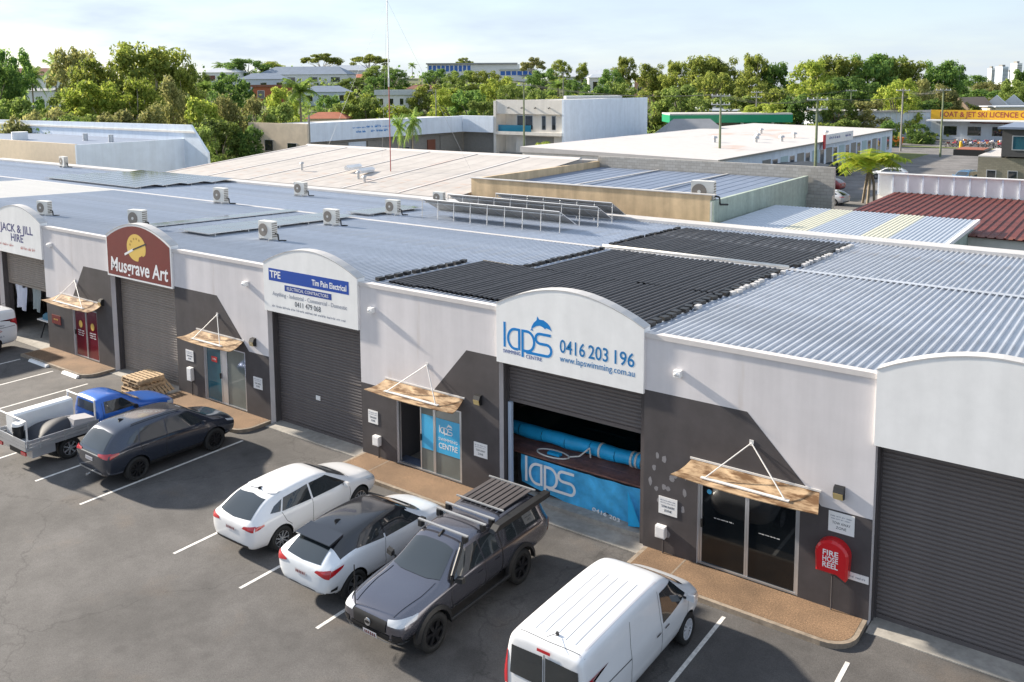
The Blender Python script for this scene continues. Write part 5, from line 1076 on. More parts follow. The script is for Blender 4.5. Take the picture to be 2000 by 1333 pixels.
for i, (x, y) in enumerate(((-2,92),(-4,98),(0,96),(-1,104),(-6,88),(1,112),(-8,110))):
    o = thing('roof_vent', 'small grey vent %s on the white shop roof' % ['nearest the street edge','in the middle','close to the gutter','behind the power pole','furthest left','towards the far end','at the rear edge'][i], 'vent', (x,y,4.02-.0212*(x-4.3)), 0, 'vents on the shop roof'); MB().cyl((0,0,-.05),(0,0,.5),.2).build('pipe', M_galv, o); MB().cyl((0,0,.5),(0,0,.75),.42,.3).build('cowl', M_galv, o)
t = thing('carport', 'low dark carport canopy in front of the white shops', 'carport', (8.0, 76, G)); MB().prism([(-3,2.5),(2.6,2.5),(2.6,2.62),(0,2.95),(-3,2.7)], -5, 6, 'y').build('roof', M_black, t); 
for x in (-2.8,2.4):
    for y in (-4.8,5.8): MB().cyl((x,y,0),(x,y,2.5),.06).build('post', M_galv, t)
# grey building at the right
t = thing('grey_building', 'olive block and charcoal clad building at the right edge', 'building'); A0 = upz(1912, 364, G); xg, yg = A0.x-.1, A0.y-1
box('lower_wall', M_block2, t, xg, xg+14, yg, yg+14, G, 3.3); box('upper_wall', mat('charcoal cladding', (.07,.068,.068), .7, var=.1), t, xg+2.3, xg+16, yg-.3, yg+13, 3.46, 6.5); box('roof', M_blueroof, t, xg+1.9, xg+16.5, yg-1.0, yg+13.6, 6.52, 6.75); box('side_roof', M_whroof, t, xg, xg+2.29, yg, yg+14, 3.32, 3.45)
win(t, xg+.9, xg+1.9, G+.3, 1.9, yg); win(t, xg+3.0, xg+4.0, G+.3, 1.9, yg); win(t, xg+3.3, xg+4.9, 4.2, 5.8, yg-.3, m=M_teal)
o = box('flat_canopy', M_black, t, xg-3.4, xg-.01, yg+5, yg+10, 3.0, 3.7); box('rusty_sheet', mat('rusty canopy sheet', (.28,.09,.05), .8), t, xg-3.2, xg-.2, yg+5.2, yg+9.8, 3.71, 3.74)
# motorbike shop with long yellow sign
t = thing('bike_shop', 'low shop with a long yellow licence centre sign above the bike yard', 'building'); 
box('wall', M_greyw_shade, t, 1.5, 60, 184, 194, G, 4.6); sgn = box('sign_fascia', mat('yellow fascia', (.75,.42,.02), .5), t, 1.5, 60, 183.6, 183.95, 4.2, 6.1); box('awning', M_white, t, 1.5, 60, 179, 183.9, 3.9, 4.15)
text('BOAT & JET SKI LICENCE CENTRE', 1.5, mat('brown red lettering', (.30,.05,.04), .5), sgn, (13.0, 183.55, 5.15), width=19.5, bold=.02)
box('red_band', M_redroof, t, 9, 26, 183.5, 183.595, 3.4, 3.85); box('yellow_kiosk', MATS['yellow fascia'], t, 24, 28, 181, 183, G, 3.6)
for i in range(5): win(t, 4+i*4.5, 6.6+i*4.5, .8, 2.8, 184)
# bikes in the yard: one kind, copied
mbk = thing('motorbike', '', 'motorbike', group='motorbikes in the yard')
for y in (-.68,.68):
    mb = MB(); ring = [(0,y+.29*math.cos(R(a)),.31+.29*math.sin(R(a))) for a in range(0,361,30)]; mb.tube(ring,.05,6); mb.build('wheel', M_rubber, mbk)
MB().prism([(-.75,.72),(-.3,.62),(.1,.5),(.35,.72),(.42,.92),(.2,1.0),(-.1,.86),(-.7,.9)], -.14,.14,'x').build('fairing', paint('bike grey', (.25,.25,.27)), mbk); MB().box(-.12,.12,-.3,.3,.25,.6).build('engine', M_galv, mbk, fix=False); MB().cyl((-.35,.42,1.0),(.35,.42,1.0),.02).build('handlebar', M_black, mbk); MB().cyl((0,.66,.32),(0,.42,.98),.03).build('fork', M_galv, mbk)
BC = [paint('bike black', (.02,.02,.022)), paint('bike red', (.4,.03,.03)), paint('bike blue', (.03,.08,.35)), paint('bike white', (.7,.7,.7)), paint('bike orange', (.6,.18,.02)), MATS['bike grey']]
k = 0
for row in range(4):
    for i in range(16):
        o = mbk if k == 0 else copy_tree(mbk); x = 8.8+i*1.25+rnd.uniform(-.15,.15); y = 161.5+row*3.1+rnd.uniform(-.3,.3); o.location = (x, y, G+.005); o.rotation_euler = (0,0,R(rnd.uniform(-25,25)+(180 if row % 2 else 0)))
        o['label'] = ['black','red','blue','white','orange','grey'][(k*7+row) % 6]+' motorbike parked in the '+['front row','second row','third row','back row'][row]+' of the bike yard'
        for ch in o.children:
            if ch.name.startswith('fairing'): ch.material_slots[0].link = 'OBJECT'; ch.material_slots[0].material = BC[(k*7+row) % 6]
        k += 1
o = thing('skip_bin', 'orange machine box at the left end of the bike yard', 'container', (-1.5, 161, G+.005)); MB().prism([(-2.4,0),(2.2,0),(2.6,1.5),(-2.6,1.7)], -1,1,'y').build('tub', mat('orange machine paint', (.70,.16,.02), .5), o); MB().box(-2.5,2.5,-.9,.9,1.4,1.45).build('load', M_shut, o, fix=False)
o = thing('bollard', 'yellow bollard on the grass edge of the bike yard', 'bollard', (11.4, 159.0, G+.01)); MB().cyl((0,0,0),(0,0,1.1),.28,.25).build('post', MATS['yellow fascia'], o); MB().cyl((0,0,1.1),(0,0,1.25),.25,.12).build('cap', M_yellow, o)
# ================================================================== power poles and wires
M_pole = mat('green treated pole', (.16,.19,.11), .8, var=.2, scale=3); M_wire = mat('power wire', (.05,.05,.05), .6)
def pole(px, ytop, d, label, arms=1, dark=False):
    p = upd(px, ytop, d); zb = min(terr(p.x, p.y), G) if p.z < 30 else G; zb = terr(p.x, p.y); h = p.z-zb
    t = thing('power_pole', label, 'power pole', (p.x, p.y, zb), YAW*.4, 'power poles'); MB().cyl((0,0,-.05),(0,0,h),.17,.11,n=8).build('shaft', M_shut if dark else M_pole, t)
    for a in range(arms):
        MB().box(-1.1,1.1,-.06,.06,h-.35-a*1.0,h-.23-a*1.0).build('cross_arm', M_galv, t, fix=False)
        for x in (-1,-.4,.4,1): MB().cyl((x,0,h-.23-a),(x,0,h-.05-a),.05,n=6).build('insulator', M_white, t)
    return Vector((p.x, p.y, p.z))
PP = [pole(1408,183,103,'green power pole in front of the white shop roof',2), pole(1597,190,95,'grey green power pole with curled cables beside the shops',2), pole(1023,163,126,'tall green power pole in front of the two storey block',1), pole(1764,174,152,'dark power pole left of two at the cross street',1,True), pole(1843,173,140,'pale green power pole at the corner of the cross street',1), pole(603,225,112,'dark short pole at the corner of the boat warehouse',0,True),
      pole(1478,178,180,'thin power pole behind the shop roof',2,True), pole(1663,175,185,'thin green pole behind the white sheds',1), pole(1100,140,230,'thin pole on the slope above the two storey block',1,True), pole(851,175,200,'thin light pole left of the palms',0,True), pole(1808,170,210,'thin pole behind the bike yard',1,True)]
def wire(a, b, off, sag=.8):
    pts = [a.lerp(b, i/10)+Vector((off, 0, -.1-sag*4*(i/10)*(1-i/10))) for i in range(11)]
    o = MB().tube(pts, .018, 4).build('power_wire', M_wire); return o
wi = 0
for a, b, lb in ((0,1,'between the shop front poles'),(1,4,'from shop poles to the corner pole'),(2,0,'across the shop roof'),(3,4,'over the cross street'),(6,7,'behind the white sheds'),(7,10,'behind the bike yard')):
    for off in (-.8, .0, .8):
        o = wire(PP[a], PP[b], off); tag(o, 'thin power wire '+lb+(', left' if off < 0 else ', middle' if off == 0 else ', right'), 'wire', 'power wires')
# ================================================================== houses on the hill, school, far sheds, towers
M_tile = [mat('slate blue roof', (.20,.24,.30), .6, var=.1, scale=.6), mat('terracotta tile roof', (.40,.13,.07), .8, var=.15, scale=.6), mat('grey tile roof', (.28,.28,.29), .7, var=.1, scale=.6), mat('pale tin roof', (.55,.57,.60), .5, .1, var=.06, scale=.6), mat('rust brown tile roof', (.24,.10,.07), .8, var=.1, scale=.6), mat('brown shingle roof', (.26,.19,.14), .8, var=.1)]
M_hw = [mat('white weatherboard', (.72,.72,.72), .7, var=.04, scale=.8), mat('cream house wall', (.66,.58,.46), .8, var=.05), mat('red brick house wall', (.40,.12,.06), .85, var=.12), mat('pale blue house wall', (.52,.58,.66), .7, var=.05), mat('salmon house wall', (.62,.36,.26), .8, var=.05)]
def house(pl, pr, yr, ye, yb, d, wm, rm, label, kind='hip', az=0, nw=3, storeys=1):
    """pl, pr, rows in the photo: ridge, eave, base; d = depth along the view"""
    c = upd((pl+pr)/2, yb, d); wd = (pr-pl)/FPX*d; dp = max(5, min(wd*.7, 11)); zb = min(c.z, terr(c.x, c.y)); he = upd((pl+pr)/2, ye, d).z-zb; hr = upd((pl+pr)/2, yr, d).z-zb
    t = thing('house', label, 'house', (c.x, c.y, zb), YAW+R(az), 'houses on the hill'); w2 = wd/2/max(.8, math.cos(R(az)))
    box('wall', M_hw[wm], t, -w2, w2, 0, dp, -1.5, he); ov = .45
    if kind == 'flat': box('roof', M_tile[rm], t, -w2-ov, w2+ov, -ov, dp+ov, he+.01, max(he+.25, hr))
    else:
        i = min(w2*.55, dp*.5) if kind == 'hip' else 0.
        E_ = [(-w2-ov,-ov,he),(w2+ov,-ov,he),(w2+ov,dp+ov,he),(-w2-ov,dp+ov,he),(-w2-ov+i,dp/2,hr),(w2+ov-i,dp/2,hr)]
        MB().add([(x,y,z+.01) for x,y,z in E_], [(0,1,5,4),(1,2,5),(2,3,4,5),(3,0,4),(3,2,1,0)]).build('roof', M_tile[rm], t)
    for s in range(storeys):
        z0 = he*(.30+s)/storeys+0; z1 = he*(.78+s)/storeys
        for j in range(nw):
            x = -w2+(j+.5)*2*w2/nw; win(t, x-.32*w2/nw*1.3, x+.32*w2/nw*1.3, z0, z1, 0, fm=M_white)
    return t
HS = [(30,108,133,147,185,255,0,4,'white two storey hillside house between the gum trees at left','gable',10,3,2),(20,100,173,178,205,225,0,2,'low white house roof below the two storey one at left','gable',0,2,1),(395,470,133,142,165,330,0,3,'small white house high behind the gum tree','hip',0,2,1),
 (470,560,143,155,172,300,3,0,'blue roofed hillside house behind the dark round tree','hip',10,3,1),(500,680,130,146,168,330,0,0,'wide slate blue roofed house on the ridge','hip',-8,4,1),(494,560,166,170,200,275,2,4,'orange brick house front with dark red door bay','flat',0,2,1),(590,684,168,180,202,270,3,0,'blue roofed house with red verandah posts','hip',8,3,1),
 (655,740,127,138,150,380,0,3,'white gabled house high on the ridge','gable',15,2,1),(660,720,145,152,172,340,4,1,'salmon house with tiled roof above the red one','hip',0,2,1),(602,680,150,157,166,330,1,1,'low terracotta roof among trees on the slope','hip',0,2,1),(735,815,176,186,215,230,0,3,'white two storey house with verandah above the palms','flat',-6,4,2),(600,675,220,232,236,175,1,1,'terracotta hip roof just behind the boat warehouse','hip',0,2,1),
 (795,850,166,174,185,290,1,4,'tiled roof house half hidden by trees right of the verandah house','hip',0,2,1),(1100,1180,137,150,168,330,0,3,'pale gabled house with white roof above the slope','gable',-10,3,1),(1150,1200,145,152,168,310,0,3,'small pale house beside the white gabled house','hip',10,2,1),(1240,1300,150,157,175,300,4,4,'house with dark red roof and orange wall end','flat',-12,3,1),(1368,1400,167,172,182,270,1,1,'small orange roof among the trees','hip',0,1,1),
 (1110,1210,188,194,202,170,3,3,'pale flat roof just behind the two storey block','flat',0,3,1),(1885,1960,190,222,232,215,1,5,'brown gabled roof behind the yellow sign','gable',35,2,1),(1948,1985,186,208,232,222,0,3,'white pointed gable behind the yellow sign, left of two','gable',60,1,1),(1978,2020,185,206,232,228,0,3,'white pointed gable behind the yellow sign at right edge','gable',60,1,1),(1945,2040,208,210,232,205,1,3,'cream walled hall behind the yellow sign','flat',0,4,1)]
for h in HS: house(*h)
# blue glazed school block on the ridge
c = upd(835, 152, 370); zb = terr(c.x, c.y); t = thing('school_block', 'long school block with bright blue window bands on the ridge', 'building', (c.x, c.y, zb), YAW); hh = upd(835,124,370).z-zb; u_ = 370/FPX
box('wall', M_hw[0], t, 0, 180*u_, 0, 12, -2, hh-.6); box('roof', M_tile[2], t, -.5, 176*u_, -1, 13, hh-.55, hh); M_bband = mat('bright blue glazing', (.02,.12,.45), .2)
for i in range(10): win(t, (2+i*8.4)*u_, (9+i*8.4)*u_, hh-3.6, hh-.9, 0, m=M_bband, fm=M_white)
c2 = upd(975, 158, 345); t2 = thing('school_wing', 'lower school wing with blue band and blue shade sails', 'building', (c2.x, c2.y, terr(c2.x,c2.y)), YAW); h2 = upd(975,135,345).z-terr(c2.x,c2.y); u_ = 345/FPX
box('wall', M_hw[0], t2, 0, 70*u_, 0, 10, -2, h2-.4); box('roof', M_tile[3], t2, -.4, 71*u_, -.6, 11, h2-.38, h2)
for i in range(6): win(t2, (2+i*11)*u_, (12+i*11)*u_, h2-2.6, h2-.8, 0, m=M_bband, fm=M_white)
MB().prism([(35*u_,h2*.35),(75*u_,h2*.2),(55*u_,h2*.5)], -5, -4.9, 'y').build('shade_sail', M_tile[0], t2)
# service station canopy, pale sheds along the far street
M_grn = mat('service station green', (.0,.26,.12), .45)
def latbox(name, label, cat, pl, pr, yt, yb, d, m, dep=12, base=None, az=0):
    c = upd((pl+pr)/2, yb, d); zb = terr(c.x, c.y) if base is None else base; t = thing(name, label, cat, (c.x, c.y, zb), YAW+R(az)); w2 = (pr-pl)/2/FPX*d; z1 = upd((pl+pr)/2, yt, d).z-zb; z0 = max(0, upd((pl+pr)/2, yb, d).z-zb); return t, w2, z0, z1
t, w2, z0, z1 = latbox('service_station', 'service station with long green canopy edge', 'building', 1308, 1548, 225, 240, 172, M_grn); box('canopy', M_grn, t, -w2, w2, 0, 9, z0, z1); box('canopy_top', M_whroof, t, -w2, w2, .2, 9, z1+.01, z1+.3); box('kiosk', M_shut, t, -w2*.2, w2*.7, 5, 12, 0, z0-.01)
for x in (-.8,-.3,.2,.7): MB().cyl((x*w2,1,0),(x*w2,1,z0),.3).build('column', M_white, t)
t, w2, z0, z1 = latbox('pale_shed', 'long pale shed with faint blue roof behind the service station', 'building', 1385, 1600, 213, 240, 200, M_white); box('wall', M_hw[0], t, -w2, w2, 0, 20, 0, z1-.5); MB().hexa([(-w2,-.5,z1-.48),(w2,-.5,z1-.48),(w2,20,z1-.2),(-w2,20,z1-.2),(-w2,-.5,z1-.4),(w2,-.5,z1-.4),(w2,20,z1+.3),(-w2,20,z1+.3)]).build('roof', M_skyroof, t)
for i in range(8): box('wall_panel', M_greyw_shade, t, -w2+.5+i*w2/4, -w2+.5+i*w2/4+w2/4*.8, -.06, -.002, .3, z1-1.2)
t, w2, z0, z1 = latbox('pale_shed', 'pale ribbed shed wall at the left of the bike yard', 'building', 1590, 1840, 216, 262, 190, M_white); box('wall', M_greyw_shade, t, -w2, w2, 0, 16, 0, z1-.4); box('roof', M_whroof, t, -w2-.3, w2+.3, -.4, 16, z1-.39, z1)
for i in range(22): box('wall_rib', M_white, t, -w2+i*w2/11, -w2+i*w2/11+.12, -.06, -.002, .1, z1-.5)
t, w2, z0, z1 = latbox('grey_shed', 'grey hip roofed shed beside the blank blue wall', 'building', 1292, 1440, 235, 262, 140, M_white); box('wall', M_green, t, -w2, w2, 0, 12, 0, 2.6); MB().add([(-w2-.3,-.3,2.61),(w2+.3,-.3,2.61),(w2+.3,12.3,2.61),(-w2-.3,12.3,2.61),(-w2+3,6,z1),(w2-3,6,z1)], [(0,1,5,4),(1,2,5),(2,3,4,5),(3,0,4),(3,2,1,0)]).build('roof', M_tile[2], t)
for i, (pl, pr, yt, lb) in enumerate(((1930,1939,134,'pale left tower block on the far skyline'),(1947,1963,131,'middle haze blue tower block on the far skyline'),(1976,1990,124,'tallest white tower block on the far skyline'),(1966,1972,141,'slim low tower block on the far skyline'))):
    d = 2600+90*i; c = upd((pl+pr)/2, 165, d); zb = terr(c.x, c.y); w2 = (pr-pl)/2/FPX*d; h = upd((pl+pr)/2, yt, d).z-zb; t = thing('tower_block', lb, 'building', (c.x, c.y, zb), YAW+.4, 'far towers'); m = M_hw[0] if i in (0,2) else M_greyw_shade  # pale tower colours stand in for distance haze
    box('shaft', m, t, -w2, w2, -w2, w2, -5, h); box('crown', M_shut, t, -w2*.5, w2*.5, -w2*.5, w2*.5, h, h+6)
    for j in range(12): box('window_band', M_tint, t, -w2*.95, w2*.95, -w2-.4, -w2-.05, 10+j*(h-14)/12, 10+(j+.5)*(h-14)/12)
# ================================================================== trees
def leafmat(name, cs):
    cs = [tuple(min(.5, v*2.2) for v in c) for c in cs]
    return mat(name, cs[0], .75, island=cs, transl=.5, spec=.2)
LM = {'gum': leafmat('gum leaves', [(.055,.075,.018),(.10,.125,.025),(.15,.17,.035),(.20,.21,.05)]), 'dark': leafmat('dark evergreen leaves', [(.028,.058,.016),(.05,.09,.024),(.08,.13,.03),(.115,.165,.036)]),
      'olive': leafmat('olive casuarina needles', [(.07,.078,.028),(.11,.115,.04),(.15,.15,.055),(.19,.175,.07)]), 'lime': leafmat('lime leaves', [(.075,.105,.018),(.12,.155,.025),(.165,.20,.034),(.225,.245,.05)]), 'mid': leafmat('mid green leaves', [(.045,.068,.018),(.075,.105,.025),(.11,.145,.035),(.15,.18,.045)]),
      'palm': leafmat('palm fronds', [(.045,.08,.02),(.08,.13,.028),(.12,.17,.035),(.15,.19,.045)]), 'ypalm': leafmat('yellow palm fronds', [(.08,.12,.012),(.12,.17,.014),(.17,.20,.018),(.21,.19,.025)])}
M_bark = mat('grey bark', (.20,.165,.13), .9, var=.3, scale=4); M_gumbark = mat('pale gum bark', (.42,.37,.31), .8, var=.2, scale=3); M_pbark = mat('palm trunk bark', (.22,.18,.13), .9, var=.25, scale=6)
def crown_mesh(kind, seed):
    """unit-height tree (height 1, width about 1): leaf-sized faces in clumps; returns leaf mesh, wood mesh"""
    r = random.Random(seed); V = []; F = []; clumps = []
    if kind == 'gum':
        for i in range(54):
            a = r.uniform(0, 6.28); rad = r.uniform(.08,.43); z = r.uniform(.36,.93)
            rad *= (1.05-abs(z-.64)*1.3); clumps.append((rad*math.cos(a), rad*math.sin(a), z, r.uniform(.07,.14), r.uniform(.05,.09)))
    elif kind == 'round':
        for i in range(52):
            z = r.uniform(.16,.93); a = r.uniform(0, 6.28); rm = .46*math.sqrt(max(.05, 1-((z-.50)/.50)**2)); rad = rm*math.sqrt(r.uniform(.25,1)); clumps.append((rad*math.cos(a), rad*math.sin(a), z, r.uniform(.08,.14), r.uniform(.07,.11)))
    elif kind == 'cone':
        for i in range(46):
            z = r.uniform(.10,.95); a = r.uniform(0, 6.28); rm = .42*(1-z)**.6+.05; rad = rm*math.sqrt(r.uniform(.15,1)); clumps.append((rad*math.cos(a), rad*math.sin(a), z, r.uniform(.06,.11), r.uniform(.08,.13)))
    elif kind == 'bush':
        for i in range(44):
            z = r.uniform(.05,.9); a = r.uniform(0, 6.28); rm = .5*math.sqrt(max(.05,1-(z/1.02)**2)); rad = rm*math.sqrt(r.uniform(.2,1)); clumps.append((rad*math.cos(a), rad*math.sin(a), z, r.uniform(.09,.15), r.uniform(.08,.12)))
    elif kind == 'flat':
        for i in range(30):
            a = r.uniform(0, 6.28); rad = .47*math.sqrt(r.random()); z = .86-.22*(rad/.47)**2+r.uniform(-.13,.06); clumps.append((rad*math.cos(a), rad*math.sin(a), z, r.uniform(.08,.13), r.uniform(.05,.08)))
    nl = {'gum': 120, 'round': 130, 'cone': 130, 'bush': 130, 'flat': 130}[kind]; sz = {'gum': .017, 'round': .018, 'cone': .016, 'bush': .022, 'flat': .02}[kind]
    for (cx, cy, cz, rw, rh) in clumps:
        for i in range(nl):
            d = Vector((r.gauss(0,1), r.gauss(0,1), r.gauss(0,1))).normalized(); q = r.uniform(.45,1.08)
            p = Vector((cx+d.x*rw*q, cy+d.y*rw*q, cz+d.z*rh*q)); nrm = (d+Vector((r.gauss(0,.6), r.gauss(0,.6), r.gauss(.25,.6)))).normalized()
            a = nrm.orthogonal().normalized(); a.rotate(Matrix.Rotation(r.uniform(0,6.28), 3, nrm)); b = nrm.cross(a); s = sz*r.uniform(.6,1.4); o = len(V)
            V += [p-a*s*1.35, p+b*s*.7, p+a*s*1.35, p-b*s*.7]; F.append((o,o+1,o+2,o+3))
    W_ = MB(); th = .018 if kind in ('gum','flat') else .024
    base = Vector((0,0,-.03)); fork = Vector((r.uniform(-.03,.03), r.uniform(-.03,.03), .34 if kind != 'bush' else .12)); W_.cyl(base, fork, th, th*.75, n=7)
    for (cx, cy, cz, rw, rh) in r.sample(clumps, min(len(clumps), 15)):
        e = Vector((cx, cy, cz)); m_ = fork.lerp(e, .5)+Vector((r.uniform(-.04,.04), r.uniform(-.04,.04), .03)); W_.cyl(fork, m_, th*.5, th*.32, n=5, caps=False); W_.cyl(m_, e, th*.32, th*.12, n=5, caps=False)
    lm = bpy.data.meshes.new('crown'); lm.from_pydata(V, [], F); wm = bpy.data.meshes.new('trunk'); wm.from_pydata(W_.v, [], W_.f)
    return lm, wm
def palm_mesh(seed, n=22, droop=1.0):
    r = random.Random(seed); V = []; F = []
    for i in range(n):
        a = 2*math.pi*i/n+r.uniform(-.15,.15); el = r.uniform(-.35,1.15); L = r.uniform(.26,.36); pts = []
        d = Vector((math.cos(a)*math.cos(el), math.sin(a)*math.cos(el), math.sin(el))); p = Vector((0,0,.80))
        for k in range(9): pts.append(p.copy()); p = p+d*(L/8); d = (d+Vector((0,0,-.16*droop))).normalized()
        for k in range(8):
            t_ = (pts[k+1]-pts[k]).normalized(); sd = t_.cross(Vector((0,0,1))); sd = sd.normalized() if sd.length > .01 else Vector((1,0,0)); ln = .10*math.sin(math.pi*(k+1.2)/10)
            for j in range(4):
                q = pts[k].lerp(pts[k+1], j/4)
                for sg in (-1,1):
                    tip = q+sd*sg*ln*r.uniform(.8,1.1)+t_*.03+Vector((0,0,-.035*droop*r.uniform(.6,1.4))); o = len(V); V += [q, q+t_*.010, tip, tip-t_*.004]; F.append((o,o+1,o+2,o+3))
    W_ = MB(); W_.cyl((0,0,-.02),(.0,.0,.80),.022,.014,n=8); lm = bpy.data.meshes.new('fronds'); lm.from_pydata(V, [], F); wm = bpy.data.meshes.new('trunk'); wm.from_pydata(W_.v, [], W_.f); return lm, wm
PROT = {}
for kd in ('gum','round','cone','bush','flat'): PROT[kd] = [crown_mesh(kd, 11*i+len(kd)) for i in range(3)]
PROT['palm'] = [palm_mesh(3, 20, .75), palm_mesh(8, 22, .85)]
TM = {}
def tm(kind, i, leaf):
    key = (kind, i, leaf)
    if key not in TM:
        lm, wm = PROT[kind][i]; lm = lm.copy(); wm = wm.copy(); lm.materials.append(LM[leaf]); wm.materials.append(M_gumbark if kind in ('gum','flat') else M_pbark if kind == 'palm' else M_bark); TM[key] = (lm, wm)
    return TM[key]
NMS = {'gum':'gum_tree','round':'broadleaf_tree','cone':'casuarina_tree','bush':'shrub','flat':'umbrella_tree','palm':'palm_tree'}
tk = 0
def tree(px, yt, wpx, d, kind, leaf, label, base=None):
    global tk
    p = upd(px, yt, d); zb = terr(p.x, p.y) if base is None else base; h = max(2.0, p.z-zb); wd = wpx/FPX*d
    t = thing(NMS[kind], label, 'shrub' if kind == 'bush' else 'palm' if kind == 'palm' else 'tree', (p.x, p.y, zb), rnd.uniform(0,6.28), 'trees and shrubs behind the sheds'); lm, wm = tm(kind, tk % len(PROT[kind]), leaf); tk += 1
    sx = wd*(1.0 if kind != 'palm' else 1.45)
    for nm, me in (('crown' if kind != 'palm' else 'fronds', lm), ('trunk', wm)):
        o = link(nm, me, t); o.scale = (sx, sx, h)
    return t
